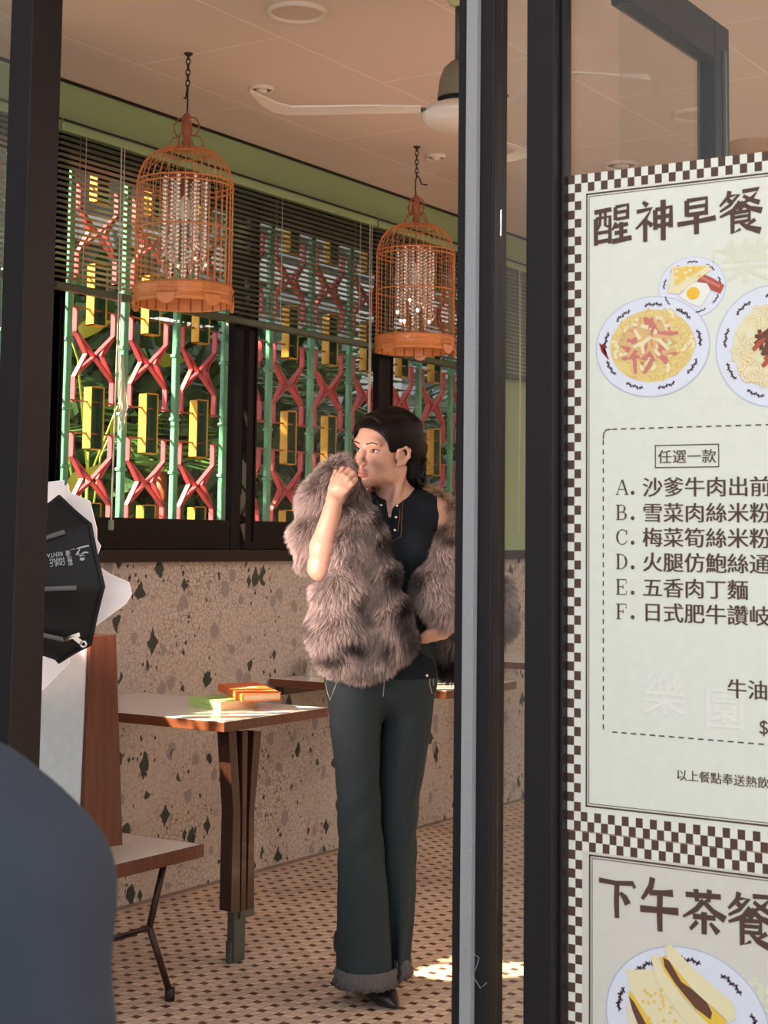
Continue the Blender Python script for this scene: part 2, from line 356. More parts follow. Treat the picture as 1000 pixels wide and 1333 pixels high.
# the glass door leaf that stands open into the room behind the menu posters
c0 = at(928, 55, 3.54*.948); lx, ly, lz = c0[0], c0[1], c0[2]
dl = struct('door_3', MB().box((lx-.04, ly-.02, .03), (lx+.042, ly+.02, lz+.035), bev=.003).box((2.66, ly-.02, lz-.05), (lx-.04, ly+.02, lz+.035), bev=.003)
            .box((2.66, ly-.02, .03), (lx-.04, ly+.02, .13)), mat('blue_black_door_frame', (.008, .008, .012), .45, 0, .15, 30, spec=.12))
MB().box((2.66, ly-.003, .12), (lx-.03, ly+.003, lz-.04)).build('glass', M['shopglass'], dl)
struct('trim_4', MB().box((lx+.005, ly-.0255, .05), (lx+.014, ly-.0205, lz-.02)), mat('door_seal', (.10, .10, .12), .5), )

# outside: pavement, awning slab, added sun-blocking wall, lane
struct('pavement', MB().box((-6, -6, -.45), (2.40, 3.95, -.25)), M['concrete'])
struct('wall_sun_block', MB().box((-6, 3.92, -.3), (2.60, 4.0, 6.5)), M['sunblock'])  # unseen wall added to keep direct sun off pavement and shop front
struct('lane_ground', MB().box((-6, 4.0, -.32), (22, 30, -.1)), M['concrete'])

# ================================================================ LATTICE SCREENS outside the panes
LY0, LY1 = 3.945, 4.0
def leaf_quads(mb, c, n, spread, size, rng, mi=0, up=.4):
    for _ in range(n):
        q_ = rng.normal(0, 1, 3); q_ /= np.linalg.norm(q_); p = np.array(c)+q_*rng.uniform(0, 1)**.4*np.array(spread)*.5; p[1] = max(p[1], 4.2)
        d = rng.normal(0, 1, 3); d[2] += up; d /= np.linalg.norm(d); s = np.cross(d, rng.normal(0, 1, 3)); s /= np.linalg.norm(s)+1e-9
        L = size*rng.uniform(.6, 1.3); w = L*.28; nn = np.cross(d, s)
        mb.add([p, p+d*L*.35+s*w+nn*L*.05, p+d*L-nn*L*.1, p+d*L*.35-s*w+nn*L*.05, p+d*L*.5-nn*L*.02], [(0, 1, 4), (1, 2, 4), (2, 3, 4), (3, 0, 4)], mi)
PER = .2905
def pole_x(k): return 4.072+PER*k
def bamboo(x):
    mb = MB(); last = 1.22; rg_ = np.random.default_rng(int(x*100))
    for j in [1.52, 1.72, 1.96, 2.16, 2.40, 2.60, 2.78]:    # square glazed canes with swollen joints
        mb.box((x-.0135, LY0+.004, last), (x+.0135, LY0+.026, j-.004), bev=.004); mb.box((x-.0175, LY0, j-.006), (x+.0175, LY0+.030, j+.006), bev=.003); last = j+.004
    return mb
def ribbon(mb, pts, th=.0075, mi=0):                       # bent flat bar, broad across the wall
    for (xa, za), (xb, zb) in zip(pts[:-1], pts[1:]):
        t = np.array([xb-xa, 0, zb-za]); L = np.linalg.norm(t); t /= L; n = np.array([-t[2], 0, t[0]])
        a = np.array([xa, 0, za])-t*th*.4; b = np.array([xb, 0, zb])+t*th*.4; V = []
        for p in (a, b):
            for sgn in (-1, 1):
                for y in (LY0+.016, LY0+.036): q = p+n*sgn*th*.5; V.append((q[0], y, q[2]))
        mb.add(V, [(0, 1, 3, 2), (4, 6, 7, 5), (0, 4, 5, 1), (2, 3, 7, 6), (0, 2, 6, 4), (1, 5, 7, 3)], mi)
def lattice(i, x0, x1):
    root = thing('lattice_screen', ['green bamboo and red lattice screen glimpsed through the pane left of the doorpost',
        'sunlit lattice screen of green poles and red crosses in the window behind the near birdcage',
        'shaded lattice screen in the middle window between the two birdcages',
        'dim lattice screen in the far window behind the woman and the far birdcage'][i], 'lattice screen', ((x0+x1)/2, LY0+.026, 1.22), 'lattice screens outside the windows')
    ks = [k for k in range(-5, 12) if x0 < pole_x(k) < x1]
    for k in ks: bamboo(pole_x(k)).build('bamboo_pole', M['pole'], root)
    for k in ks:
        xa = pole_x(k); cx = xa+PER*.5
        hw = .098
        for zc in (1.475, 1.915, 2.355):
            mb = MB(); e, bd = .165, .082
            for s in (-1, 1):
                ribbon(mb, [(cx-s*hw, zc+e), (cx-s*hw, zc+bd), (cx+s*hw, zc-bd), (cx+s*hw, zc-e)])
                ribbon(mb, [(cx-s*hw, zc+bd), (cx-s*hw*.42, zc+.006), (cx-s*hw, zc-bd)])
            mb.build('red_cross', M['pink'], root)
        for zz in (1.64, 1.752, 2.08, 2.192, 2.52, 1.31): MB().box((xa+.013, LY0+.018, zz-.003), (xa+PER-.013, LY0+.026, zz+.003)).build('cross_rod', M['canedark'], root)
        for zc in (1.285, 1.695, 2.135, 2.575):
            mb = MB(); w, hgt, t = .034, .112, .004
            xl, xr = cx-w, cx+w
            zb, zt = max(zc-hgt, 1.225), zc+hgt
            LB_ = LY0+.036; mb.box((xl, LY0, zb), (xl+t, LB_, zt), 0).box((xr-t, LY0, zb), (xr, LB_, zt), 0).box((xl, LY0, zt-t), (xr, LB_, zt), 0).box((xl, LY0, zb), (xr, LB_, zb+t), 0)
            b = mb.build('yellow_box', M['yellow'], root)
            mi = MB(); e = .0006
            mi.box((xl+t, LY0+.004, zb+t), (xl+t+e, LB_, zt-t)).box((xr-t-e, LY0+.004, zb+t), (xr-t, LB_, zt-t))
            mi.box((xl+t, LB_-.004, zb+t), (xr-t, LB_-.002, zt-t))
            mi.build('green_lining', M['boxgreen'], b)
    return root
for i, (a, b) in enumerate(((2.9, 4.03), (4.03, 5.02), (5.02, 6.03), (6.03, 7.05))): lattice(i, a, b)

# ================================================================ VENETIAN BLINDS
def blind(x0, x1, lab, ztop=2.645, zbot=2.10, cords=()):
    r = thing('venetian_blind', lab, 'blind', ((x0+x1)/2, 3.765, zbot), 'venetian blinds on the lane windows')
    MB().box((x0, 3.745, ztop-.03), (x1, 3.785, ztop), bev=.004).build('head_rail', M['green'], r)
    MB().tube([(x0, 3.742, ztop+.004), (x1, 3.742, ztop+.004)], .004, 6).build('curtain_wire', M['black'], r)
    MB().box((x0, 3.750, zbot-.014), (x1, 3.780, zbot+.012), bev=.005).build('bottom_rail', M['rail'], r)
    s = MB(); z = zbot+.03
    while z < ztop-.035:
        w = .0125
        s.add([(x0, 3.765-w, z+.0012), (x1, 3.765-w, z+.0012), (x1, 3.765, z+.0010), (x0, 3.765, z+.0010), (x1, 3.765+w, z-.0018), (x0, 3.765+w, z-.0018)], [(0, 1, 2, 3), (3, 2, 4, 5)], 0, True)
        z += .0195
    s.build('slats', M['slat'], r)
    for x in np.linspace(x0+.12, x1-.12, max(2, int((x1-x0)/.45))):
        c = MB().tube([(x, 3.7515, zbot+.012), (x, 3.7515, ztop-.02)], .0011, 5).tube([(x, 3.7785, zbot+.012), (x, 3.7785, ztop-.02)], .0011, 5).bar((x, 3.7515, zbot+.013), (x, 3.7785, zbot+.013), .002, .002)
        c.build('ladder_cord', M['cord'], r)
    for x in cords:
        k = MB().tube([(x, 3.742, ztop-.03), (x+.002, 3.739, zbot-.1), (x-.004, 3.740, 1.32)], .0028, 6).tube([(x+.016, 3.742, ztop-.03), (x+.014, 3.74, zbot-.1), (x+.012, 3.74, 1.75)], .002, 6)
        k.build('lift_cord', M['cord'], r)
    return r
b0 = blind(2.76, 3.79, 'short venetian blind above the pane left of the doorpost')
CX0 = onY(152, 450, 3.74)[0]
b1 = blind(3.80, 5.70, 'long half-raised venetian blind behind the near birdcage', cords=(onY(152, 450, 3.74)[0], onY(480, 480, 3.74)[0]))
k = MB()
for q in range(7):
    xx = CX0+.030+.006*math.sin(q*2.1); ln = .20+.03*(q % 3)
    k.tube([(xx, 3.742, 1.90), (xx-.012+.004*q, 3.738, 1.80), (xx-.014+.006*q, 3.738, 1.90-ln), (xx-.004+.006*q, 3.739, 1.90-ln*.9), (xx+.006, 3.741, 1.86)], .0016, 5)
k.build('cord_bundle', M['cord'], b1)
MB().box((CX0-.012, 3.733, 1.30), (CX0+.004, 3.747, 1.335), bev=.003).build('cord_pull', M['slat'], b1)
blind(5.715, 7.70, 'venetian blind behind the far birdcage reaching past the green wall', zbot=2.085, cords=(6.98,))

# ================================================================ LANE PLANTING AND WALL BEHIND THE SCREENS
lg = [mat('dark_leaf', (.025, .075, .018), .5, 0, .4, 8), mat('mid_leaf', (.06, .16, .03), .5, 0, .4, 8), mat('lime_leaf', (.30, .42, .05), .45, 0, .3, 8)]
rr_ = np.random.default_rng(3)
def bush(x, y, h, w, lab, n, size, mi, name='garden_bush'):
    r = thing(name, lab, 'plant', (x, y, -.1), 'plants in the lane'); mb = MB(); leaf_quads(mb, (x, y, h*.55), n, (w, w*.7, h*1.0), size, rr_, 0, .5); mb.build('foliage', lg[mi], r)
    st = MB()
    for q in range(4): a = rr_.uniform(-1, 1, 2)*w*.25; st.tube([(x+a[0]*.2, y+a[1]*.2, -.1), (x+a[0], y+a[1], h*.7)], .012, 6)
    st.build('stems', M['iron'], r)
def palm(x, y, h, R, lab, n, mi):
    r = thing('garden_palm', lab, 'plant', (x, y, -.1), 'plants in the lane'); mb = MB()
    for q in range(n):
        az = 2*pi*q/n+rr_.uniform(-.2, .2); el = rr_.uniform(.3, 1.2); p = np.array([x, y, h]); d = np.array([math.cos(az)*math.cos(el), math.sin(az)*math.cos(el), math.sin(el)])
        for s in range(14):
            st = R/14; side = np.cross(d, (0, 0, 1)); side /= np.linalg.norm(side)+1e-6
            for sg in (-1, 1):
                L = R*.42*math.sin(pi*(s+1.5)/16); tip = p+side*sg*L*.8+d*L*.55-np.array([0, 0, L*.25]); tip[1] = max(tip[1], 4.08)
                mb.add([p, p+d*.018+side*sg*L*.3, tip, p-d*.006+side*sg*L*.3], [(0, 1, 2, 3)])
            p = p+d*st; p[1] = max(p[1], 4.15); d = d+np.array([0, 0, -.085]); d /= np.linalg.norm(d)
    mb.build('fronds', lg[mi], r); MB().tube([(x, y, -.1), (x+.02, y, h*.5), (x, y, h)], [.04, .03, .025], 8).build('stem', M['canedark'], r)
bush(5.5, 4.95, 2.5, 1.5, 'dense dark shrub behind the sunlit lattice', 2200, .16, 0)
bush(6.9, 5.2, 2.3, 1.7, 'dark leafy shrub behind the middle lattice', 1500, .15, 0)
bush(8.3, 5.2, 2.0, 1.6, 'shadowed shrub behind the far lattice', 1200, .15, 0)
bush(3.2, 4.9, 1.5, 1.0, 'leafy shrub behind the pane left of the doorpost', 700, .15, 1)
bush(6.3, 4.6, 1.25, 1.2, 'low mid green shrub at the foot of the middle lattice', 500, .12, 1)
palm(5.15, 4.45, 1.55, .65, 'small palm fanning out behind the sunlit lattice', 9, 1)
palm(6.55, 4.7, 1.9, .8, 'feathery palm behind the middle lattice', 10, 1)
palm(7.6, 4.75, 1.9, .8, 'shaded palm behind the far lattice', 10, 1)
lv = thing('broadleaf_sprig', 'bright lime sprig with broad leaves near the top of the sunlit lattice', 'plant', (4.55, 4.25, -.1), 'plants in the lane')
mb = MB()
for (c, d, L, w) in (((4.33, 4.2, 2.02), (.30, .02, .10), .26, .035), ((4.30, 4.18, 1.42), (.10, .02, .10), .16, .03), ((4.58, 4.22, 1.66), (.06, 0, .09), .14, .03), ((4.40, 4.2, 1.49), (.1, 0, .05), .13, .02), ((4.25, 4.2, 1.70), (.03, 0, .09), .16, .02), ((4.86, 4.25, 1.98), (.2, 0, .02), .2, .03)):
    d = np.array(d)/np.linalg.norm(d); s = np.cross(d, (0, 1, .3)); s /= np.linalg.norm(s); c = np.array(c)
    mb.add([c, c+d*L*.3+s*w, c+d*L*.65+s*w*.8, c+d*L, c+d*L*.65-s*w*.8, c+d*L*.3-s*w], [(0, 1, 2, 3), (0, 3, 4, 5)])
    mb.tube([c, c*.6+np.array([4.55, 4.3, c[2]-.2])*.4, (4.55, 4.3, c[2]-.5)], .004, 5)
mb.tube([(4.55, 4.3, -.1), (4.55, 4.3, 1.6)], .006, 6)
mb.build('leaves', lg[2], lv)
tr = thing('added_shade_tree', 'unseen tree added over the lane to dapple the sun on the screens', 'tree', (3.6, 5.7, -.1)); mb = MB(); leaf_quads(mb, (3.75, 5.6, 4.1), 800, (1.7, .9, 1.7), .20, rr_); mb.build('crown', lg[1], tr)  # out-of-view tree, added so its leaves break up sunlight on the lattice
MB().tube([(3.6, 5.75, -.1), (3.65, 5.75, 2), (3.75, 5.6, 4.1)], [.08, .06, .03], 8).build('trunk', M['iron'], tr)
bl = MB().box((3.2, 6.4, -.2), (19, 6.6, 7.0), 0)
for q in range(16): bl.box((7.6, 6.37, 2.2+q*.16), (19, 6.4, 2.27+q*.16), 1)
bl.box((6.5, 6.35, 2.95), (19, 6.4, 3.10), 2).box((9.3, 6.34, 2.3), (10.0, 6.4, 2.9), 2)
struct('lane_building', bl, [M['laneback'], mat('grey_louvre', (.20, .20, .21), .7), mat('pale_band', (.40, .38, .36), .7)])
# ================================================================ BIRDCAGE LANTERNS
def birdcage(cx, cy, rot, lab):
    R = .152; zb = 2.000
    r = thing('birdcage_lantern', lab, 'birdcage lamp', (cx, cy, zb), 'birdcage lanterns hanging from the ceiling')
    def P(a, rad, z): return (cx+rad*math.cos(a+rot), cy+rad*math.sin(a+rot), z)
    b = MB(); n = 64
    b.lathe([(R-.003, zb+.001), (R+.002, zb), (R+.003, zb+.012), (R+.0015, zb+.014), (R+.0015, zb+.042), (R+.004, zb+.045), (R+.004, zb+.056), (R, zb+.060), (R-.004, zb+.058), (R-.004, zb+.004), (R-.003, zb+.001)], (cx, cy, 0), n)
    for zz in (zb+.020, zb+.036): b.lathe([(R+.0015, zz-.0015), (R+.003, zz), (R+.0015, zz+.0015)], (cx, cy, 0), n)
    band = b.build('base_band', M['cane'], r)
    for a0 in (3.52, 4.45, 5.6, 1.9):
        t = MB(); pts = []
        for q in range(9): th = pi*q/8; pts.append(P(a0+.19*math.cos(th), R+.0045, zb+.018-.034*math.sin(th)))
        ax = np.array(P(a0, 1, 0))-np.array((cx, cy, 0)); t.prism(pts, ax*.004)
        for q in range(12):
            for zz in (zb+.028, zb+.048): t.obox(P(a0-.2+.4*q/11, R+.0055, zz), ax*.002, np.array((-ax[1], ax[0], .4))*.0022, (0, 0, .004))
        t.build('scalloped_tab', M['cane'], band)
    sl = MB()
    for q in range(24): sl.bar(P(2*pi*q/24, R-.0052, zb+.002), P(2*pi*q/24, R-.0052, zb+.058), .003, .003)
    sl.build('inner_slots', M['canedark'], band)
    bars = MB(); NB = 36
    prof = [(R-.001, zb+.05), (R-.001, zb+.37)]+[(.02+(R-.021)*math.cos(q*pi/2/9)**.75, zb+.37+.128*math.sin(q*pi/2/9)) for q in range(1, 10)]
    for k in range(NB): bars.tube([P(2*pi*k/NB, a, z) for a, z in prof], .0014, 6)
    bars.build('bars', M['cane'], r)
    hp = MB()
    for zz, rad in ((zb+.235, R), (zb+.388, R-.0015), (zb+.372, R)): hp.tube([P(2*pi*q/48, rad, zz) for q in range(48)], .0027, 6, close=True)
    for zz, rad in ((zb+.497, .032), (zb+.480, .075)): hp.tube([P(2*pi*q/32, rad, zz) for q in range(32)], .0024, 6, close=True)
    hp.build('hoops', M['cane'], r)
    f = MB().lathe([(0, zb+.495), (.014, zb+.50), (.016, zb+.52), (.009, zb+.53), (.017, zb+.55), (.019, zb+.57), (.010, zb+.592), (.013, zb+.60), (.008, zb+.612), (0, zb+.615)], (cx, cy, 0), 16)
    fin = f.build('finial', M['canedark'], r)
    lp = MB()
    for a in (0.3, 0.3+pi/2, .3+pi, .3+1.5*pi):
        lp.tube([P(a, x, z) for x, z in ((.058, zb+.494), (.058, zb+.515), (.045, zb+.535), (.018, zb+.54))], .0022, 6)
        lp.tube([P(a, x, z) for x, z in ((.014, zb+.60), (.030, zb+.595), (.043, zb+.575), (.040, zb+.552), (.026, zb+.538))], .0022, 6)
    lp.build('wire_loops', M['canedark'], fin)
    hk = MB().tube([P(.5, .0, zb+.60), P(.5, .005, zb+.64), P(.5, .004, zb+.675), P(.5, -.006, zb+.69), P(.5, -.014, zb+.678), P(.5, -.022, zb+.655), P(.5, -.048, zb+.648)], .003, 8)
    hk.build('hook', M['chain'], r)
    ch = MB(); z = zb+.683; i = 0
    while z < CEIL-.012:
        a = i*pi/2+.4; u = np.array((math.cos(a), math.sin(a), 0)); c = np.array((cx, cy, z+.009))
        ch.tube([c+u*.0065*math.cos(q*pi/5)+np.array((0, 0, .012*math.sin(q*pi/5))) for q in range(10)], .0022, 5, close=True); z += .0175; i += 1
    ch.lathe([(0, CEIL-.012), (.006, CEIL-.01), (.014, CEIL-.003), (.015, CEIL)], (cx, cy, 0), 14)
    ch.build('chain', M['chain'], r)
    nz = 0
    ch2 = MB().tube([(cx, cy, zb+.50), (cx, cy, zb+.41)], .0025, 6).lathe([(0, zb+.412), (.07, zb+.412), (.072, zb+.404), (.0, zb+.402)], (cx, cy, 0), 20)
    ch2.lathe([(.012, zb+.402), (.014, zb+.36), (.013, zb+.345), (0, zb+.345)], (cx, cy, 0), 12).build('bulb_holder', M['canedark'], r)
    MB().lathe([(.009, zb+.346), (.016, zb+.325), (.018, zb+.30), (.013, zb+.275), (.004, zb+.262), (0, zb+.26)], (cx, cy, 0), 12).build('bulb', M['bulb'], r)
    rg = np.random.default_rng(11)
    for k in range(16):
        a = 2*pi*k/16; rad = .068 if k % 2 else .040; L = (.17, .24, .30, .22)[k % 4]+.03*rg.uniform()
        s = MB(); z = zb+.400
        while z > zb+.400-L: s.sphere(P(a, rad, z), .0070, 7, 5); z -= .0135
        s.lathe([(0, 0), (.008, .012), (.011, .022), (.005, .036), (0, .046)], (*P(a, rad, 0)[:2], z-.036), 8, smooth=False)
        s.build('crystal_strand', M['crystal'], r)
    return r
birdcage(3.843, 3.250, .0, 'near orange cane birdcage lantern with a full curtain of crystal strings')
birdcage(5.240, 3.264, 1.1, 'far orange cane birdcage lantern hanging above the woman beside the doorpost')

# ================================================================ CEILING LAMPS AND FAN
def ring_light(x, y, R, name, lab, cat, grp, kind=0):
    r = thing(name, lab, cat, (x, y, CEIL-.02), grp)
    MB().lathe([(R, CEIL), (R, CEIL-.008), (R*.97, CEIL-.013), (R*.86, CEIL-.012), (R*.82, CEIL-.004)], (x, y, 0), 40).build('trim_ring', M['lampwhite'], r)
    d = MB().lathe([(R*.82, CEIL-.005), (R*.4, CEIL-.007), (0, CEIL-.007)], (x, y, 0), 40)
    d.build('diffuser', M['lampglass'] if kind == 0 else mat('dark_can', (.12, .09, .07), .5), r)
    if kind == 1: MB().lathe([(R*.45, CEIL-.007), (R*.42, CEIL-.016), (0, CEIL-.018)], (x, y, 0), 16).build('lamp_face', M['lampwhite'], r)
    return r
ring_light(3.684, 2.71, .088, 'ceiling_light', 'large round ceiling light at the top of the picture between cage and fan', 'ceiling light', 'round ceiling lights')
ring_light(5.33, 2.147, .085, 'ceiling_light', 'round ceiling light seen through the glass left of the dark door leaf', 'ceiling light', 'round ceiling lights')
ring_light(4.272, 3.285, .042, 'downlight', 'small recessed downlight beside the tip of the fan blade', 'downlight', 'small recessed downlights', 1)
ring_light(5.41, 3.28, .042, 'downlight', 'small recessed downlight beside the chain of the far birdcage', 'downlight', 'small recessed downlights', 1)
ring_light(5.9, 2.70, .07, 'downlight', 'small downlight seen through the glass just above the checked menu border', 'downlight', 'small recessed downlights', 1)
br = thing('ceiling_vent', 'round tan ceiling vent seen through the glass at the right picture edge', 'vent', (5.86, 2.13, CEIL-.05))
MB().lathe([(.11, CEIL), (.10, CEIL-.03), (.06, CEIL-.045), (0, CEIL-.045)], (5.86, 2.13, 0), 32).build('cone', mat('tan_vent', (.42, .26, .15), .5), br)

hx, hy, hz = 3.691, 2.165, 2.424
fan = thing('ceiling_fan', 'cream ceiling fan with an olive motor on a rod behind the doorpost', 'fan', (hx, hy, CEIL))
MB().lathe([(0, CEIL), (.05, CEIL), (.052, CEIL-.03), (.03, CEIL-.075), (.012, CEIL-.082)], (hx, hy, 0), 24).build('canopy', mat('pale_yellow_canopy', (.6, .55, .28), .4), fan)
MB().tube([(hx, hy, CEIL-.05), (hx, hy, hz+.14)], .0135, 12).build('rod', M['oldsteel'], fan)
mo = MB().lathe([(.014, hz+.150), (.024, hz+.148), (.044, hz+.128), (.055, hz+.095), (.060, hz+.055), (.060, hz+.045), (.0, hz+.045)], (hx, hy, 0), 28).build('motor', M['fangrey'], fan)
MB().lathe([(.0605, hz+.045), (.052, hz+.04), (.052, hz+.03), (.06, hz+.028)], (hx, hy, 0), 28).build('collar', M['black'], mo)
MB().lathe([(.06, hz+.032), (.085, hz+.022), (.103, hz+.004), (.105, hz-.006), (.100, hz-.010), (.098, hz-.018), (.085, hz-.030), (.05, hz-.040), (0, hz-.042)], (hx, hy, 0), 36).build('hub_cover', M['fanwhite'], fan)
UP = [(548, 139), (490, 138), (420, 139), (380, 139.5), (362, 135), (345, 127), (326, 117.5)]; LO = [(548, 147), (490, 148), (420, 149.5), (375, 150), (357, 147), (342, 139), (325.5, 121)]
for k in range(3):
    a = k*2*pi/3; ca, sa = math.cos(a), math.sin(a)
    def rt(p): dx, dy = p[0]-hx, p[1]-hy; return (hx+dx*ca-dy*sa, hy+dx*sa+dy*ca, p[2])
    U = [rt(onZ(*p, hz+.006)) for p in UP]; Lw = [rt(onZ(*p, hz-.004)) for p in LO]; m = MB(); n = len(U); V = U+Lw+[(p[0], p[1], p[2]+.004) for p in U]+[(p[0], p[1], p[2]+.004) for p in Lw]
    F = []
    for i in range(n-1): F += [(i, i+1, n+i+1, n+i), (2*n+i, 3*n+i, 3*n+i+1, 2*n+i+1), (i, 2*n+i, 2*n+i+1, i+1), (n+i, n+i+1, 3*n+i+1, 3*n+i)]
    F += [(0, n, 3*n, 2*n), (n-1, 3*n-1, 4*n-1, 2*n-1)]
    m.add(V, F, 0); bl = m.build('blade', M['fanwhite'], fan)
    pa, pb = rt(onZ(556, 143, hz+.004)), rt(onZ(505, 142, hz+.012))
    MB().bar(pa, pb, .03, .005).build('blade_iron', M['oldsteel'], bl)

# ================================================================ BOOTH TABLES, BENCH
def booth_table(x0, lab, ldx=0.):
    y0, y1, zt = 3.03, 3.832, .735; x1 = x0+.538; t = .030
    r = thing('booth_table', lab, 'table', ((x0+x1)/2, (y0+y1)/2, 0), 'wood edged booth tables along the lane wall')
    MB().box((x0+.006, y0+.006, zt-t+.004), (x1-.006, y1, zt), bev=.0015).build('tabletop', M['lam'], r)
    for xe in (x0, x1-.008): MB().box((xe, y0, zt-t), (xe+.008, y1, zt-.001), bev=.001).build('side_edging', M['woody'], r)
    MB().box((x0+.008, y0, zt-t), (x1-.008, y0+.008, zt-.001), bev=.001).box((x0+.008, y0+.008, zt-t), (x1-.008, y1, zt-t+.005)).build('end_edging', M['wood'], r)
    Y = 3.10; dx = x0-3.818+ldx
    def q(x, y): p = onY(x, y, Y); return p[0]+dx, p[2]
    for tp, md, bt in (((291, 301), (297, 306.5), (294, 305.5)), ((309, 316), (309, 314.5), (307, 313.5)), ((324, 334), (318, 324.5), (315, 324))):
        pts = []
        for (a, b), yy in ((tp, 951), (md, 1055), (bt, 1186)): pts.append((q(a, yy), q(b, yy)))
        poly = [pts[0][0], pts[1][0], pts[2][0], pts[2][1], pts[1][1], pts[0][1]]
        m = MB(); m.prism([(p[0], Y-.02, min(p[1], zt-t)) for p in poly], (0, .045, 0)); m.build('leg_slat', M['darkwood'], r)
    a = q(301, 1180); b = q(314, 1255)
    fp = MB().box((a[0], Y-.014, 0), (b[0], Y+.014, a[1]), bev=.002); c = q(297, 1225); fp.box((c[0], Y-.01, 0), (a[0], Y+.01, c[1]), bev=.003)
    d = q(306, 1186); e = q(324, 1190); fp.box((d[0], Y-.021, e[1]), (e[0], Y+.026, d[1]))
    fp.build('foot_post', M['oldsteel'], r)
    MB().box((x0+.04, 3.79, .672), (x1-.04, y1, zt-t)).build('wall_bracket', M['darkwood'], r)
    return r
booth_table(3.818, 'white topped booth table nearest the door with two books on it')
booth_table(5.105, 'white topped booth table behind the woman with a small steel pot on it', .14)
booth_table(6.50, 'farthest booth table just seen between the two doorposts', .14)

bn = thing('booth_bench', 'booth bench with tall white-panelled wooden back and pale seat', 'bench', (3.37, 3.38, 0))
sx0, sx1, sy0 = 3.13, 3.594, 2.915
MB().box((sx0+.008, sy0+.008, .40), (sx1-.008, 3.83, .427), bev=.002).build('seat', M['lam'], bn)
MB().box((sx0, sy0, .392), (sx1, sy0+.01, .4262), bev=.001).box((sx1-.01, sy0+.01, .392), (sx1, 3.83, .4262), bev=.001).box((sx0+.01, sy0+.01, .388), (sx1-.01, 3.83, .399)).build('seat_edging', M['wood'], bn)
BY = 2.93
pl = [onY(*p, BY) for p in ((118, 830), (151, 826), (159.5, 1100), (106, 1107))]
bk = MB().prism([(p[0], BY, p[2]) for p in pl], (0, 3.825-BY, 0)).build('backrest', M['wood'], bn)
a, d = pl[0], pl[3]
MB().prism([(a[0]-.001, BY+.010, a[2]-.012), (d[0]-.001, BY+.010, d[2]+.004), (d[0]-.001, 3.825, d[2]+.004), (a[0]-.001, 3.825, a[2]-.012)], (-.006, 0, 0)).build('back_panel', M['lamback'], bk)
def yleg(yy, name):
    m = MB(); sxc = (sx0+sx1)/2
    A, B, Cc, D = (onY(*p, 2.99) for p in ((215, 1128), (194.5, 1207), (221, 1303), (150, 1217)))
    for mir in (0, 1):
        f = (lambda p: (2*sxc-p[0] if mir else p[0], yy, p[2]))
        A2 = (A[0], yy, .392); A2 = f(A2)
        m.tube([A2, f(B)], .0095, 8).tube([f(B), (f(Cc)[0], yy, .02)], .0095, 8)
    m.tube([(B[0], yy, B[2]), (D[0], yy, D[2]-.01), (2*sxc-D[0], yy, D[2]-.01), (2*sxc-B[0], yy, B[2])], .008, 8)
    o = m.build(name, M['iron'], bn)
    for xx in (Cc[0], 2*sxc-Cc[0]): MB().tube([(xx, yy, 0), (xx, yy, .035)], .014, 10).build('rubber_foot', M['rubber'], o)
yleg(2.99, 'leg_frame'); yleg(3.70, 'leg_frame')
kb = MB(); p = onY(112, 1118, 2.95); kb.box((p[0]-.02, 2.95, .40), (p[0]+.03, 2.98, .50), bev=.004).tube([(p[0]+.012, 2.944, .455), (p[0]+.012, 2.952, .455)], .022, 14).tube([(p[0]-.05, 2.96, .42), (p[0]-.02, 2.96, .36), (p[0]+.01, 2.96, .30)], .006, 6)
kb.build('back_bracket', M['black'], bn); MB().box((p[0]-.02, 3.65, .40), (p[0]+.03, 3.68, .50), bev=.004).build('back_bracket', M['black'], bn)

def book(c00, ex, ey, th, mats, lab, z0):                  # c00: near spine corner, ex along the fore-edge side, ey along the spine
    c = np.array((c00[0], c00[1], z0)); ex = np.array((*ex, 0)); ey = np.array((*ey, 0)); up = np.array((0, 0, 1.))
    r = thing('paperback_book', lab, 'book', c+ex/2+ey/2, 'old books on the near table')
    cv = .002
    def slab(a, b, zlo, zhi, inset): return [c+ex*a+ey*inset+up*zlo, c+ex*b+ey*inset+up*zlo, c+ex*b+ey*(1-inset)+up*zlo, c+ex*a+ey*(1-inset)+up*zlo]
    MB().prism(slab(0, 1, 0, 0, 0), up*cv).prism(slab(0, 1, th-cv, 0, 0), up*cv).prism(slab(0, .03, cv, 0, 0), up*(th-2*cv)).build('cover', mats[0], r)
    MB().prism(slab(.03, .985, cv, 0, .012), up*(th-2*cv)).build('pages', mats[1], r)
    m = MB(); o = np.cross(up, ey); o = o/np.linalg.norm(o)*(-1 if o@ex > 0 else 1)
    e = c+o*.0004
    for f0, f1, h0, h1 in ((.30, .46, .42, .52), (.5, .6, .42, .52)): m.prism([e+ey*f0+up*th*h0, e+ey*f1+up*th*h0, e+ey*f1+up*th*h1, e+ey*f0+up*th*h1], o*.0003)
    for k in range(5): m.prism([c+ex*(.25+.1*k)+ey*.5+up*th, c+ex*(.31+.1*k)+ey*.45+up*th, c+ex*(.32+.1*k)+ey*.62+up*th, c+ex*(.27+.1*k)+ey*.66+up*th], up*.0003)
    m.build('cover_print', mats[2], r); return r
page = mat('old_page_edge', (.62, .45, .27), .8, 0, .2, 90, stretch=(1, 1, 12))
A, B, Cq = onZ(287, 926, .735), onZ(332, 922.5, .735), onZ(245, 919, .735)
book(A, (B-A)[:2], (Cq-A)[:2], .030, (mat('green_book_cover', (.40, .58, .20), .5, 0, .25, 25), page, mat('green_print', (.2, .38, .12), .6)), 'green covered book lying under the orange book', .735)
A, B, Cq = onZ(315, 914, .7655), onZ(366, 911, .7655), onZ(284, 899.5, .7655)
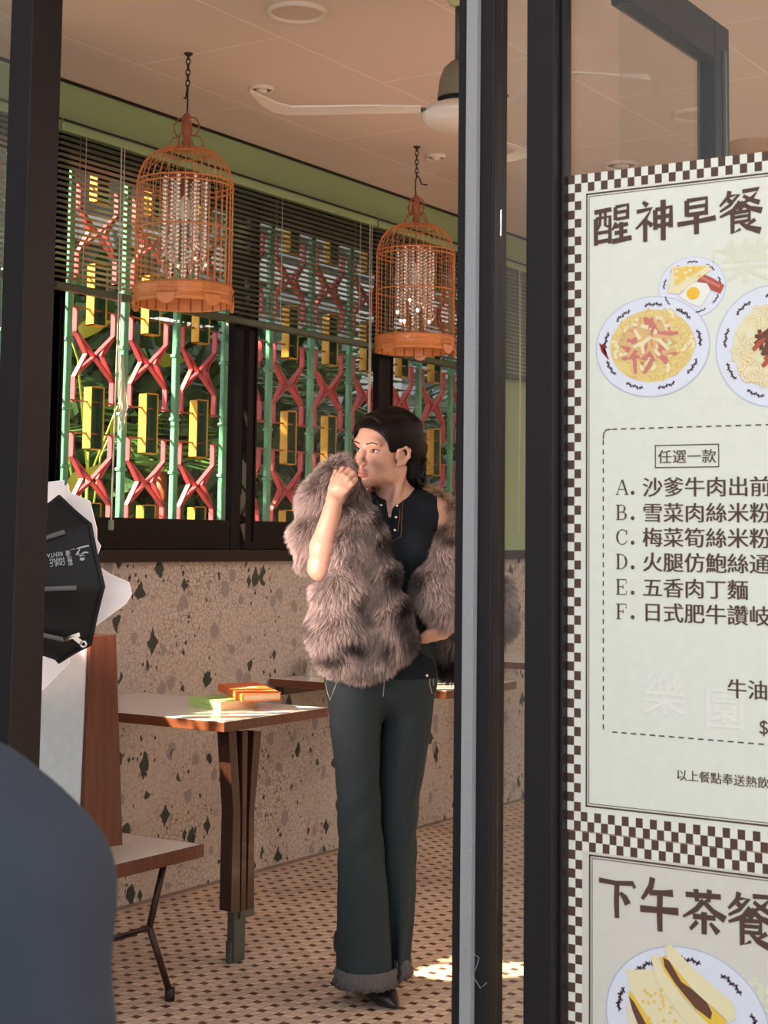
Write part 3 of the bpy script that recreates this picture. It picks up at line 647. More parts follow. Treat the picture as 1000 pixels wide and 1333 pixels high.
book(A, (B-A)[:2], (Cq-A)[:2]*1.0, .024, (mat('orange_book_cover', (.80, .17, .03), .5, 0, .2, 25), page, mat('pink_print', (.9, .45, .3), .6)), 'orange covered book lying across the green book', .7655)
pot = thing('steel_pot', 'small shiny steel pot on the table behind the woman', 'pot', (onY(407, 870, 3.775)[0], 3.775, .735)); pcx, pcy = onY(407, 870, 3.775)[0], 3.775
MB().lathe([(0, .737), (.036, .735), (.038, .740), (.0385, .792), (.041, .795), (.041, .798), (.037, .796), (.036, .742), (0, .741)], (pcx, pcy, 0), 32).build('bowl', M['steel'], pot)
MB().tube([(pcx-.038, pcy-.01, .78), (pcx-.054, pcy-.016, .78), (pcx-.054, pcy-.016, .76), (pcx-.038, pcy-.01, .76)], .0025, 6).build('handle', M['steel'], pot)

# ================================================================ SOFTBOX
SD = 4.0; rc = at(77, 754, SD); ax = .748*CR+.664*CF; e1 = CU; e2 = .664*CR-.748*CF; RR = 107*SD/2100; LL = .345; apx = rc-ax*LL
sb = thing('softbox', 'black octagonal film softbox on a stand behind the left doorpost', 'softbox', (apx[0], apx[1], 0))
NV = 8; rim = [rc+RR*(e2*math.cos(2*pi*k/NV)+e1*math.sin(2*pi*k/NV)) for k in range(NV)]
def ringpt(t, k, f=0.): # t 0 apex .. 1 rim
    a = 2*pi*(k+f)/NV; c0 = rim[k % NV]; c1 = rim[(k+1) % NV]; p = c0*(1-f)+c1*f
    s = .16+.84*t**.82; sag = -.012*math.sin(pi*f)*math.sin(pi*t*.9+.1)
    d = p-rc; d = d/np.linalg.norm(d)
    return apx+ax*LL*t+(p-rc)*s+d*sag
m = MB(); NT, NS = 9, 6
V = [ringpt(i/NT, k, f/NS) for i in range(NT+1) for k in range(NV) for f in range(NS)]; W = NV*NS
F = [(i*W+k, i*W+(k+1) % W, (i+1)*W+(k+1) % W, (i+1)*W+k) for i in range(NT) for k in range(W)]
V2 = [p-ax*0+(apx+ax*LL*.6-p)*.012 for p in V]; m.add(V, F, 0, True); m.add(V2, [f[::-1] for f in F], 0, True)
m.tube([ringpt(1, k, f/NS) for k in range(NV) for f in range(NS)], .006, 8, close=True)
shell = m.build('fabric_shell', M['black'], sb)
def nrm(v): return v/np.linalg.norm(v)
gw = mat('grey_webbing', (.16, .165, .175), .8, 0, .2, 200)
for k in range(NV):
    n = nrm(rim[k]-rc); n = nrm(n-ax*.6)
    MB().tube([ringpt(t, k)+n*.004 for t in (.30, .45, .6, .72, .83)], .0062, 6).build('rod_pocket', gw, shell)
m = MB().tube([apx-ax*.16, apx+ax*.02], .055, 20); m.tube([apx-ax*.02, apx+ax*.03], .07, 20); m.build('lamp_head', M['black'], sb)
m = MB(); b0 = apx-ax*.08
m.tube([b0, (b0[0], b0[1], .28)], .012, 10)
for k in range(3): a = k*2*pi/3+.9; m.tube([(b0[0], b0[1], .55), (b0[0]+.13*math.cos(a), b0[1]+.13*math.sin(a), .3), (b0[0]+.24*math.cos(a), b0[1]+.24*math.sin(a), .01)], .009, 8)
m.build('stand', M['black'], sb)
# print on the shell
p0 = ringpt(.55, 0, .5); pn = nrm(np.cross(ringpt(.9, 0, .5)-ringpt(.2, 0, .5), ringpt(.6, 1)-ringpt(.6, 0)))
if pn@CF > 0: pn = -pn
def on_shell(x, y, lift=.004):
    q = p0+pn*lift; d = ray(x, y); return CP+d*(((q-CP)@pn)/(d@pn))
def glyphs(body, offset=0.0, spacing=1.0):
    c = bpy.data.curves.new('lettering', 'FONT'); c.body = body; c.offset = offset; c.space_character = spacing; c.resolution_u = 3
    o = bpy.data.objects.new('lettering', c); COL.objects.link(o); bpy.context.view_layer.update()
    me = bpy.data.meshes.new_from_object(o.evaluated_get(bpy.context.evaluated_depsgraph_get()))
    V = np.array([v.co[:] for v in me.vertices]); F = [tuple(p.vertices) for p in me.polygons]
    bpy.data.objects.remove(o); bpy.data.curves.remove(c); bpy.data.meshes.remove(me); return V, F
sp = mat('grey_print', (.52, .53, .54), .7); m = MB()
def shell_text(s, start, dx, dy, off=.01):
    V, F = glyphs(s, off); m.add([on_shell(start[0]+x*dx[0]+y*dy[0], start[1]+x*dx[1]+y*dy[1]) for x, y, z in V], F)
for s, st in (('\u904b', (91.5, 716.5)), ('RENTA', (81.5, 718)), ('\u6046', (93.5, 724.3)), ('HANG', (83.5, 725)), ('\u5b8f', (94.5, 729.5)), ('ONE C', (84.5, 730))): shell_text(s, st, (-6.6, .95), (.9, 7.6))
def stroke2(pts, w):                                       # flat brush stroke in picture units, list of outline quads
    P = [np.array(p, float) for p in pts]; wl_ = w if hasattr(w, '__len__') else [w]*len(P); L, Rr = [], []
    for i, p in enumerate(P):
        t = P[min(i+1, len(P)-1)]-P[max(i-1, 0)]; t = t/(np.linalg.norm(t)+1e-9); n = np.array([-t[1], t[0]])
        L.append(p+n*wl_[i]/2); Rr.append(p-n*wl_[i]/2)
    return L, Rr
def shell_stroke(pts, w):
    L, Rr = stroke2(pts, w); n = len(L); m.add([on_shell(*p) for p in L+Rr], [(i, i+1, n+i+1, n+i) for i in range(n-1)])
shell_stroke([(99.5, 714.2), (106, 712.4), (115.8, 710.2)], [1.4, 2.0, 2.2]); shell_stroke([(92.5, 715.6), (97.5, 714.6)], [.6, 1.0])
shell_stroke([(104, 714), (102.5, 718), (99, 722.5)], [1.2, 1.6, 2.2]); shell_stroke([(100, 718.5), (103.5, 722)], [2, 1.2])
shell_stroke([(104, 724.5), (107, 720.5), (111, 718.8), (115, 719.5)], [1.2, 1.6, 2.2, 1.8]); shell_stroke([(102.5, 724), (110.5, 723)], [.8, .8]); shell_stroke([(104, 727.5), (107, 728), (110, 726.8)], [2.6, 4, 2.6])
m.build('printed_logo', sp, shell)
# diffusion cloth clipped over its mouth
dc = rc+ax*.065
def on_diff(x, y): d = ray(x, y); return CP+d*(((dc-CP)@ax)/(d@ax))
OUT = [(62, 628), (80, 625), (90, 631), (97, 633), (104, 628), (111, 640), (118, 652), (128, 688), (132, 702), (139, 710), (146, 732), (155, 746), (168, 758), (177, 773), (166, 786), (122, 826), (112, 842), (95, 862), (60, 898), (35, 906), (-10, 880), (-20, 760), (0, 650), (30, 632)]
m = MB(); ctr = np.array((60, 760.)); NR = 7; n = len(OUT); V = []
for i in range(1, NR+1):
    for k, p in enumerate(OUT):
        t = i/NR; q = ctr+(np.array(p)-ctr)*t; V.append(on_diff(*q)+ax*(.012*math.sin(k*2.3)*t*t+.02*(t > .8)*math.sin(k*1.1)-.02*t))
V.append(on_diff(*ctr)+ax*.02); c = len(V)-1
F = [((i*n)+k, (i*n)+(k+1) % n, (i+1)*n+(k+1) % n, (i+1)*n+k) for i in range(NR-1) for k in range(n)]+[(c, (k+1) % n, k) for k in range(n)]
m.add(V, F, 0, True); m.add([p+ax*.0015 for p in V], [f[::-1] for f in F], 0, True)
dm, nt, bb = newmat('diffusion_cloth')
bb.inputs['Base Color'].default_value = (.80, .70, .68, 1); bb.inputs['Roughness'].default_value = .8
nzd = nt.nodes.new('ShaderNodeTexNoise'); nzd.inputs['Scale'].default_value = 9
nt.links.new(mixc(nt, nzd.outputs[0], (1, .80, .74), (1, .86, .82)), bb.inputs['Emission Color']); bb.inputs['Emission Strength'].default_value = .42
df = m.build('diffusion_cloth', dm); tag(df, 'pinkish white diffusion cloth over the mouth of the black softbox', 'cloth')
cl = thing('bulldog_clip', 'silver bulldog clip gripping the lower rim of the softbox', 'clip', at(98, 832, 3.80))
m = MB(); Dc = 3.79
a, b = at(83, 831.5, Dc), at(104, 824.5, Dc); m.bar(a, b, .006, .010, up=CF); m.bar(at(83.5, 834, Dc-.01), at(104.5, 827, Dc-.01), .004, .004, up=CF); m.build('jaws', M['steel'], cl)
m = MB(); m.bar(at(97, 829.5, Dc-.012), at(107, 837.5, Dc-.012), .011, .002, up=CF)
c = at(108.5, 838.5, Dc-.012); m.tube([c+.0065*(CR*math.cos(q*pi/8)+CU*math.sin(q*pi/8)) for q in range(16)], .0028, 6, close=True)
m.build('lever', M['steel'], cl)
la = bpy.data.lights.new('softbox_lamp', 'AREA'); lo = bpy.data.objects.new('softbox_lamp', la); COL.objects.link(lo)
la.shape = 'DISK'; la.size = .42; la.spread = math.radians(125); la.energy = 8.5; la.color = (1, .74, .63); pz = rc+ax*.09; lo.location = pz
lo.rotation_euler = Vector(-(ax+np.array((0, 0, .04)))).to_track_quat('Z', 'Y').to_euler()
# warm fill lights added over the unseen half of the dining room
for (x, y) in ((6.6, -.9), (8.6, .6), (5.4, -2.4)):
    cl2 = thing('ceiling_fill_panel', 'unseen ceiling panel added for warm fill light in the half of the room hidden by the menus', 'ceiling light', (x, y, CEIL-.03), 'added fill light panels hidden by the menus')
    MB().box((x-.3, y-.3, CEIL-.03), (x+.3, y+.3, CEIL)).build('housing', M['lampwhite'], cl2)
    l = bpy.data.lights.new('fill_light', 'AREA'); l.size = .56; l.energy = 60; l.color = (1, .88, .77)
    o = bpy.data.objects.new('fill_light', l); COL.objects.link(o); o.location = (x, y, CEIL-.034)
# ================================================================ MENU POSTERS on the shop glass
PX = 2.6005
def pp(x, y): p = onX(x, y, PX); return np.array((p[1], p[2]))
def inkm(n, c): return mat(n, c, .6, 0, .06, 40)
K = dict(cream=inkm('poster_cream', (.76, .77, .67)), cream2=inkm('poster_cream_grey', (.68, .65, .57)), brown=inkm('poster_brown', (.085, .042, .028)), ivory=inkm('poster_ivory', (.80, .79, .70)),
    ghost=inkm('poster_ghost_print', (.73, .72, .55)), ghost2=inkm('poster_ghost_pale', (.80, .80, .72)), plate_edge=inkm('plate_edge', (.48, .52, .66)), plate=inkm('plate_white', (.74, .76, .84)), rimm=inkm('plate_marks', (.10, .04, .07)), pasta=inkm('pasta_yellow', (.80, .62, .22)),
    pasta2=inkm('pasta_pale', (.88, .76, .42)), ham=inkm('ham_pink', (.62, .20, .16)), tan=inkm('shredded_tan', (.74, .46, .20)), red=inkm('dark_red', (.30, .02, .03)), saus=inkm('sausage_red', (.45, .09, .05)),
    white=inkm('egg_white', (.85, .84, .74)), yolk=inkm('egg_yolk', (.9, .50, .04)), bread=inkm('toast_bread', (.84, .74, .46)), toast=inkm('toast_top', (.85, .58, .14)), noodle=inkm('noodle_pale', (.80, .74, .48)), meat=inkm('dark_meat', (.14, .05, .03)), egg2=inkm('omelette', (.86, .56, .06)))
class Flat:                                                # flat print on the poster plane; coordinates are (Y, Z)
    def __init__(s): s.mb = MB(); s.mats = []
    def mi(s, k):
        if k not in s.mats: s.mats.append(k)
        return s.mats.index(k)
    def poly(s, pts, k, lay):
        s.mb.add([(PX-.0002-.00022*lay, p[0], p[1]) for p in pts], [tuple(range(len(pts)))], s.mi(k))
    def ell(s, c, ry, rz, k, lay, n=36, rot=0, a0=0, a1=2*pi):
        s.poly([(c[0]+ry*math.cos(a)*math.cos(rot)-rz*math.sin(a)*math.sin(rot), c[1]+ry*math.cos(a)*math.sin(rot)+rz*math.sin(a)*math.cos(rot)) for a in np.linspace(a0, a1, n, endpoint=False)], k, lay)
    def stroke(s, pts, w, k, lay):
        L, Rr = stroke2(pts, w); n = len(L)
        s.mb.add([(PX-.0002-.00022*lay, p[0], p[1]) for p in L+Rr], [(i, i+1, n+i+1, n+i) for i in range(n-1)], s.mi(k))
    def rect(s, y0, y1, z0, z1, k, lay): s.poly([(y0, z0), (y1, z0), (y1, z1), (y0, z1)], k, lay)
    def text(s, body, a, b, k, lay, off=0.0, spacing=1.0):   # glyph box from a (lower left) to b (upper right), fitted
        V, F = glyphs(body, off, spacing); lo = V.min(0); hi = V.max(0)
        s.mb.add([(PX-.0002-.00022*lay, a[0]+(x-lo[0])/(hi[0]-lo[0])*(b[0]-a[0]), a[1]+(y-lo[1])/(hi[1]-lo[1])*(b[1]-a[1])) for x, y, z in V], F, s.mi(k))
    def out(s, name, parent): return s.mb.build(name, [K[k] for k in s.mats], parent)

CELLY, CELLZ = .0129, .0160
def poster(lab, yl, yr, zt, zb, inner, paper):
    r = thing('menu_poster', lab, 'poster', (PX, (yl+yr)/2, zb), 'menu posters on the shop window')
    m = MB(); m.box((PX, yr, zb), (PX+.0018, yl, zt)); m.build('sheet', K[paper], r)
    f = Flat(); ny = int((yl-yr)/CELLY); nz = int((zt-zb)/CELLZ); cy = (yl-yr)/ny; cz = (zt-zb)/nz
    for i in range(ny):
        for j in range(nz):
            if i < 2 or j < 2 or i >= ny-2 or j >= nz-2:
                f.rect(yl-cy*(i+1), yl-cy*i, zt-cz*(j+1), zt-cz*j, 'brown' if (i+j) % 2 == 0 else 'ivory', 1)
    f.out('checked_border', r)
    f = Flat(); i0, i1, j0, j1 = inner
    for g, w in ((0, .0030), (.0055, .0012)):
        f.rect(i0-g-w, i0-g, j1+g, j0-g, 'brown', 2); f.rect(i1+g, i1+g+w, j1+g, j0-g, 'brown', 2)
        f.rect(i1+g, i0-g, j0-g-w, j0-g, 'brown', 2); f.rect(i1+g, i0-g, j1+g, j1+g+w, 'brown', 2)
    f.out('frame_line', r)
    return r
YL = pp(739.5, 640)[0]; YR = pp(1046, 640)[0]; ZT = pp(742, 229)[1]; ZB = pp(738.5, 1079)[1]
P1 = poster('large cream breakfast menu poster with two pasta plates and lines A to F', YL, YR, ZT, ZB, (pp(763, 640)[0], YR+.042, pp(765, 252)[1], pp(762, 1050)[1]), 'cream')
ZT2 = ZB-.002; ZB2 = ZT2-1.21
P2 = poster('afternoon tea menu poster with a sandwich plate below the breakfast menu', YL-.003, YR-.003, ZT2, ZB2, (pp(767, 1200)[0], YR+.04, pp(768, 1112)[1], ZB2+.04), 'cream2')
def bx(x0, y0, x1, y1):                                    # picture box (left, top, right, bottom at its left and right ends) to the plane
    a, b = pp(x0, y1), pp(x1, y0); return a, b
# brush heading: strokes on a 0..100 grid, y down
def heading(parent, items, name):
    f = Flat()
    for ch, c, wy, hz_ in items:
        ly = 3.
        for pts, w in BR[ch]:
            q = [(c[0]-(x-50)/100*wy, c[1]-(y-50)/100*hz_) for x, y in pts]
            f.stroke(q, [k*hz_/100*1.28 for k in w], 'brown', ly); ly += .06
    return f.out(name, parent)
def S(*a, w=8): 
    pts = [tuple(p) for p in a]; ws = w if hasattr(w, '__len__') else [w*1.15]+[w]*(len(pts)-2)+[w*1.05]
    return pts, ws
BR = {
 '\u4e0b': [S((6, 16), (50, 18), (92, 14), (97, 24), w=[9, 8, 9, 7]), S((52, 18), (51, 60), (52, 96), w=[10, 10, 9]), S((60, 38), (72, 48), (80, 62), w=[6, 12, 13])],
 '\u5348': [S((34, 2), (30, 18), (8, 44), w=[9, 9, 5]), S((26, 30), (60, 28), (84, 26), w=[8, 8, 11]), S((3, 62), (50, 60), (97, 58), w=[10, 9, 11]), S((52, 30), (51, 70), (52, 99), w=[9, 9, 8])],
 '\u8336': [S((10, 18), (88, 14), w=[9, 9]), S((33, 4), (36, 30), w=8), S((63, 2), (60, 28), w=8), S((50, 26), (34, 46), (4, 66), w=[9, 9, 4]), S((50, 28), (70, 46), (97, 60), w=[8, 9, 13]), S((26, 62), (76, 60), w=8), S((51, 50), (51, 97), w=9), S((36, 72), (20, 90), w=[8, 6]), S((64, 72), (82, 90), w=[6, 11])],
 '\u9910': [S((26, 2), (22, 16), (4, 34), w=[8, 7, 4]), S((24, 14), (46, 12), (26, 34), (4, 46), w=[6, 7, 6, 4]), S((22, 22), (34, 30), w=7), S((54, 6), (90, 4), (76, 22), (52, 34), w=[7, 8, 7, 4]), S((56, 16), (72, 26), (92, 34), w=[6, 7, 9]), S((50, 28), (34, 46), (4, 58), w=[9, 8, 4]), S((50, 30), (70, 44), (97, 52), w=[8, 8, 11]), S((46, 40), (54, 46), w=8),
           S((32, 52), (32, 96), (50, 88), w=[8, 8, 5]), S((34, 52), (70, 50), (68, 74), w=[7, 7, 7]), S((34, 62), (68, 60), w=5), S((34, 73), (68, 71), w=5), S((50, 74), (64, 86), (94, 96), w=[6, 8, 12]), S((82, 70), (64, 82), w=[7, 4])],
 '\u9192': [S((4, 14), (48, 10), w=8), S((8, 30), (8, 96), w=8), S((8, 30), (44, 27), (44, 94), w=[7, 7, 8]), S((20, 14), (18, 46), (12, 58), w=[6, 6, 4]), S((32, 13), (32, 48), (40, 52), w=[6, 6, 5]), S((10, 66), (44, 64), w=6), S((10, 88), (44, 85), w=7), S((58, 6), (58, 38), w=7), S((58, 6), (90, 3), (88, 38), w=[7, 7, 8]), S((60, 20), (86, 18), w=6), S((60, 36), (86, 34), w=6), S((60, 44), (50, 62), w=[7, 4]), S((56, 54), (90, 50), w=7), S((56, 70), (88, 67), w=7), S((50, 90), (99, 84), w=9), S((73, 44), (73, 88), w=8)],
 '\u795e': [S((20, 4), (32, 14), w=[6, 10]), S((4, 26), (42, 22), (26, 46), (2, 66), w=[8, 8, 7, 4]), S((26, 44), (26, 98), w=8), S((30, 50), (44, 62), w=[6, 9]), S((52, 26), (52, 72), w=8), S((52, 26), (92, 22), (91, 70), w=[8, 8, 9]), S((54, 44), (90, 42), w=7), S((54, 64), (90, 61), w=7), S((72, 4), (72, 98), w=9)],
 '\u65e9': [S((26, 8), (26, 50), w=9), S((26, 9), (76, 6), (74, 50), w=[9, 8, 9]), S((28, 27), (74, 25), w=7), S((28, 46), (74, 44), w=8), S((2, 68), (50, 65), (98, 60), w=[10, 9, 11]), S((50, 48), (50, 98), w=10)]}
def hb(ch, x0, y0, x1, y1):
    a, b = pp(x0, (y0+y1)/2), pp(x1, (y0+y1)/2); c = pp((x0+x1)/2, (y0+y1)/2); t, bo = pp((x0+x1)/2, y0), pp((x0+x1)/2, y1)
    return ch, c, a[0]-b[0], t[1]-bo[1]
heading(P1, [hb('\u9192', 772, 267, 823, 320), hb('\u795e', 827, 259, 878, 315), hb('\u65e9', 881, 256, 933, 306), hb('\u9910', 935, 246, 994, 305)], 'heading_lettering')
heading(P2, [hb('\u4e0b', 777, 1139, 828, 1197), hb('\u5348', 832, 1142, 885, 1213), hb('\u8336', 887, 1156, 946, 1218), hb('\u9910', 946, 1162, 1010, 1234)], 'heading_lettering')
f = Flat()
def line(f, body, x, yb, h, k='brown', off=.012, adv=None, lay=3):   # text set in em units at picture height h
    V, F = glyphs(body, 0.0); a = pp(x, yb); s = (pp(x, yb-h)[1]-a[1]); sx = s*(adv or 1)
    for e, dl in ((-off, 0), (off, .04)) if off else ((0, 0),): f.mb.add([(PX-.0002-.00022*(lay+dl), a[0]-(vx+e)*sx, a[1]+vy*s) for vx, vy, vz in V], F, f.mi(k))
ROWS = [('A', '\u6c99\u7239\u725b\u8089\u51fa\u524d\u4e00', 644), ('B', '\u96ea\u83dc\u8089\u7d72\u7c73\u7c89', 677), ('C', '\u6885\u83dc\u7b4d\u7d72\u7c73\u7c89', 709), ('D', '\u706b\u817f\u4eff\u9b91\u7d72\u901a\u7c89', 741), ('E', '\u4e94\u9999\u8089\u4e01\u9eb5', 774), ('F', '\u65e5\u5f0f\u80a5\u725b\u8b9a\u5c90\u70cf', 806)]
LT = {'A': [([(8, 100), (48, 2)], 5), ([(50, 2), (86, 100)], 13), ([(24, 66), (72, 66)], 5), ([(0, 98), (26, 98)], 5), ([(66, 98), (100, 98)], 5)],
      'B': [([(20, 2), (20, 98)], 14), ([(4, 3), (52, 3), (72, 12), (76, 26), (70, 40), (52, 48), (20, 48)], 6), ([(52, 48), (76, 56), (84, 72), (76, 90), (54, 97), (4, 97)], 6), ([(70, 14), (74, 26), (69, 38)], 12), ([(78, 60), (82, 73), (76, 87)], 13)],
      'C': [([(88, 34), (84, 14), (64, 4), (44, 4), (22, 16), (10, 36), (8, 56), (16, 80), (36, 96), (60, 97), (80, 88), (92, 72)], 6), ([(22, 18), (12, 38), (11, 58), (20, 82)], 13), ([(89, 4), (89, 36)], 5)],
      'D': [([(20, 2), (20, 98)], 14), ([(4, 3), (46, 3), (74, 16), (88, 38), (88, 62), (74, 84), (46, 97), (4, 97)], 6), ([(76, 22), (86, 42), (86, 60), (76, 80)], 13)],
      'E': [([(20, 2), (20, 98)], 14), ([(4, 3), (84, 3), (86, 26)], 6), ([(20, 49), (60, 49)], 6), ([(60, 36), (60, 62)], 5), ([(4, 97), (86, 97), (90, 72)], 6)],
      'F': [([(22, 2), (22, 98)], 14), ([(4, 3), (84, 3), (86, 28)], 6), ([(22, 49), (60, 49)], 6), ([(60, 36), (60, 62)], 5), ([(4, 97), (46, 97)], 5)]}
for L, body, yb in ROWS:
    a, b = pp(802, yb), pp(818 if L != 'A' else 819, yb-20)
    for qi, (pts, w) in enumerate(LT[L]): f.stroke([(a[0]+(b[0]-a[0])*x/100, b[1]+(a[1]-b[1])*y/100) for x, y in pts], w*(b[1]-a[1])/100, 'brown', 3+.05*qi)
    d = pp(824, yb-2.5); f.ell(d, .0036, .0036, 'brown', 3, 12)
    line(f, body, 836.5, yb+.5, 27, off=.018, adv=1.075)
f.out('dish_list_lettering', P1)
f = Flat(); line(f, '\u725b\u6cb9', 946.5, 906, 27, off=.018, adv=1.05); f.out('extra_lettering', P1); f = Flat(); line(f, '$', 988, 955, 26, off=.0); f.out('price_lettering', P1); f = Flat()
line(f, '\u4ee5\u4e0a\u9910\u9ede\u5949\u9001\u71b1\u98f2', 880.5, 1014, 15.6, off=.012, adv=1.02)
f.out('note_lettering', P1)
f = Flat(); line(f, '\u4efb\u9078\u4e00\u6b3e', 856.5, 602, 19, off=.010, adv=1.06)
a, b = pp(853, 609.5), pp(936.5, 577.5)
for y0, y1, z0, z1 in ((b[0], a[0], b[1]-.0018, b[1]), (b[0], a[0], a[1], a[1]+.0018), (a[0]-.0018, a[0], a[1], b[1]), (b[0], b[0]+.0018, a[1], b[1])): f.rect(y0, y1, z0, z1, 'brown', 3)
f.out('boxed_lettering', P1)
f = Flat(); a = pp(785, 640)[0]; zt_, zb_ = pp(795, 558)[1], pp(790, 953)[1]; z = zt_-.02
while z > zb_+.006: f.rect(a-.0022, a, z-.009, z, 'brown', 3); z -= .0165
y = a-.018
while y > YR+.06: f.rect(y-.010, y, zt_-.0022, zt_, 'brown', 3); f.rect(y-.010, y, zb_, zb_+.0022, 'brown', 3); y -= .0175
f.stroke([(a-.001+.0, zt_-.018), (a-.002, zt_-.008), (a-.007, zt_-.002), (a-.016, zt_-.001)], .0022, 'brown', 3)
f.out('dashed_frame', P1)
f = Flat(); line(f, '\u6a02', 938, 366, 62, 'ghost', .02, 1.1, 1.5); f.out('ghost_lettering', P1); f = Flat(); line(f, '\u516d\u5341\u5e74\u4ee3', 903, 529, 19, 'ghost2', .0, 1.45, 1.5); f.out('ghost_lettering', P1); f = Flat(); line(f, '\u6a02', 836, 925, 60, 'ghost2', .02, 1.05, 1.5); f.out('ghost_lettering', P1); f = Flat(); line(f, '\u5712', 916, 943, 60, 'ghost2', .02, 1.0, 1.5)
f.out('ghost_lettering', P1); f = Flat(); a, b = pp(928, 390), pp(1010, 318); f.rect(a[0]-.004, a[0], a[1], b[1], 'ghost', 2); f.rect(b[0], a[0]-.0042, b[1]-.004, b[1], 'ghost', 2)
f.out('ghost_frame', P1)
f = Flat(); line(f, '\u6a02', 952, 1325, 70, 'ghost', .02, 1.0, 1.5); f.out('ghost_lettering', P2)
rg = np.random.default_rng(5)
def plate(f, c, ry, rz, k=2):
    f.ell(c, ry, rz, 'plate_edge', k, 48); f.ell(c, ry*.985, rz*.985, 'plate', k+.6, 48)
    for g in range(9):
        a0 = 2*pi*(g+.3)/9
        for q in range(5):
            a = a0+(q-2)*.075; rr = .83+.015*(q % 2)
            p = (c[0]+ry*rr*math.cos(a), c[1]+rz*rr*math.sin(a)); t = (-math.sin(a), math.cos(a)); L = ry*.042
            f.stroke([(p[0]-t[0]*L*.9, p[1]-t[1]*L), (p[0]+t[0]*L*.9, p[1]+t[1]*L)], ry*.016, 'rimm', 4)
            n = (math.cos(a+.5*(-1)**q), math.sin(a+.5*(-1)**q)); f.stroke([(p[0]-n[0]*L*.8, p[1]-n[1]*L*.8), (p[0]+n[0]*L*.8, p[1]+n[1]*L*.8)], ry*.024, 'rimm', 4)
def arcs(f, c, ry, rz, n, size, w, cols, lay0, edge=None):
    for i in range(n):
        a = rg.uniform(0, 2*pi); r_ = math.sqrt(rg.uniform(0, 1)); p = (c[0]+ry*r_*math.cos(a), c[1]+rz*r_*math.sin(a)); b0 = rg.uniform(0, 2*pi); sp_ = rg.uniform(1.6, 3.0); R_ = size*rg.uniform(.7, 1.1)
        pts = [(p[0]+R_*math.cos(b0+sp_*q/5), p[1]+R_*math.sin(b0+sp_*q/5)) for q in range(6)]; L = lay0+i*.02
        if edge: f.stroke(pts, w*1.35, edge, L)
        f.stroke(pts, w, cols[i % len(cols)], L+.01)
def strips(f, c, ry, rz, n, L0, w, cols, lay0):
    for i in range(n):
        a = rg.uniform(0, 2*pi); r_ = math.sqrt(rg.uniform(0, 1)); p = np.array((c[0]+ry*r_*math.cos(a), c[1]+rz*r_*math.sin(a))); b0 = rg.uniform(-1.2, 1.6); d = np.array((math.cos(b0), math.sin(b0))); n_ = np.array((-d[1], d[0])); L = L0*rg.uniform(.5, 1.1)
        f.stroke([p-d*L, p+n_*L*rg.uniform(-.25, .25), p+d*L], [w*.7, w, w*.7], cols[i % len(cols)], lay0+i*.02)
# pasta plate, side plate, noodle plate
f = Flat(); c = pp(901, 374); e = pp(945.5, 374); ry = c[0]-e[0]; t = pp(901, 340)[1]-c[1]; plate(f, c, ry, ry*.86)
P = lambda x, y: tuple(pp(x, y))
f.stroke([P(911, 362), P(925, 369), P(941, 377)], [.018, .020, .016], 'saus', 6); f.stroke([P(913, 361), P(925, 367), P(938, 373)], .005, 'ham', 6.5)
f.poly([P(895, 374), P(905, 367), P(921, 369), P(926, 378), P(920, 388), P(911, 400), P(897, 394), P(885, 386)], 'white', 7); f.ell(pp(903, 382), .012, .011, 'yolk', 8, 20)
f.poly([P(876, 347), P(924, 345), P(926, 352), P(884, 383), P(870, 381)], 'bread', 9); f.poly([P(878, 349), P(920, 347), P(912, 353), P(880, 372)], 'toast', 10)
for q in range(14): 
    x = rg.uniform(880, 915); y = rg.uniform(348, 362); f.ell(pp(x, y), .004, .0025, 'egg2' if q % 2 else 'bread', 10.5+.03*q, 10)
f.out('side_dish_picture', P1)
f = Flat(); c = pp(849, 451); ry = (pp(775, 451)[0]-pp(923.5, 451)[0])/2; rz = (pp(849, 386)[1]-pp(849, 517)[1])/2; plate(f, c, ry, rz, 3.2)
f.stroke([P(781, 447), P(786, 457), P(793, 468)], [.002, .008, .002], 'red', 5); f.stroke([P(785, 448), P(790, 462)], [.006, .003], 'red', 5)
f.ell(pp(849, 450), ry*.74, rz*.72, 'pasta', 5, 40); arcs(f, pp(849, 450), ry*.68, rz*.66, 150, .0085, .0068, ['pasta', 'pasta2', 'pasta'], 6, 'tan')
f.ell(pp(845, 447), ry*.30, rz*.28, 'ham', 12, 24); strips(f, pp(842, 450), ry*.34, rz*.36, 34, .030, .008, ['ham', 'ham', 'tan'], 12.5); strips(f, pp(852, 440), ry*.30, rz*.26, 34, .030, .0075, ['tan', 'bread', 'tan', 'ham'], 14)
f.out('pasta_dish_picture', P1)
f = Flat(); c = pp(1007, 450); ry = pp(932, 450)[0]-c[0]; plate(f, c, ry, ry*1.02); f.ell(c, ry*.70, ry*.70, 'noodle', 5, 40); arcs(f, c, ry*.64, ry*.64, 170, .011, .0036, ['noodle', 'bread', 'pasta2'], 6, 'tan'); strips(f, c, ry*.28, ry*.25, 36, .016, .009, ['meat', 'saus', 'meat'], 12)
f.out('noodle_dish_picture', P1)
f = Flat(); c = pp(893, 1332); ry = pp(789, 1332)[0]-c[0]; plate(f, c, ry, ry*.85)
f.poly([P(815, 1262), P(822, 1262), P(850, 1262), P(905, 1333), P(907, 1380), P(840, 1380), P(825, 1300)], 'bread', 5)
f.poly([P(818, 1290), P(824, 1293), P(850, 1333), P(862, 1370), P(845, 1370), P(826, 1320)], 'egg2', 6); f.poly([P(819, 1296), P(826, 1304), P(842, 1333), P(838, 1350), P(824, 1315)], 'meat', 6.5); f.poly([P(817, 1301), P(824, 1320), P(836, 1345), P(826, 1350), P(818, 1325)], 'bread', 7)
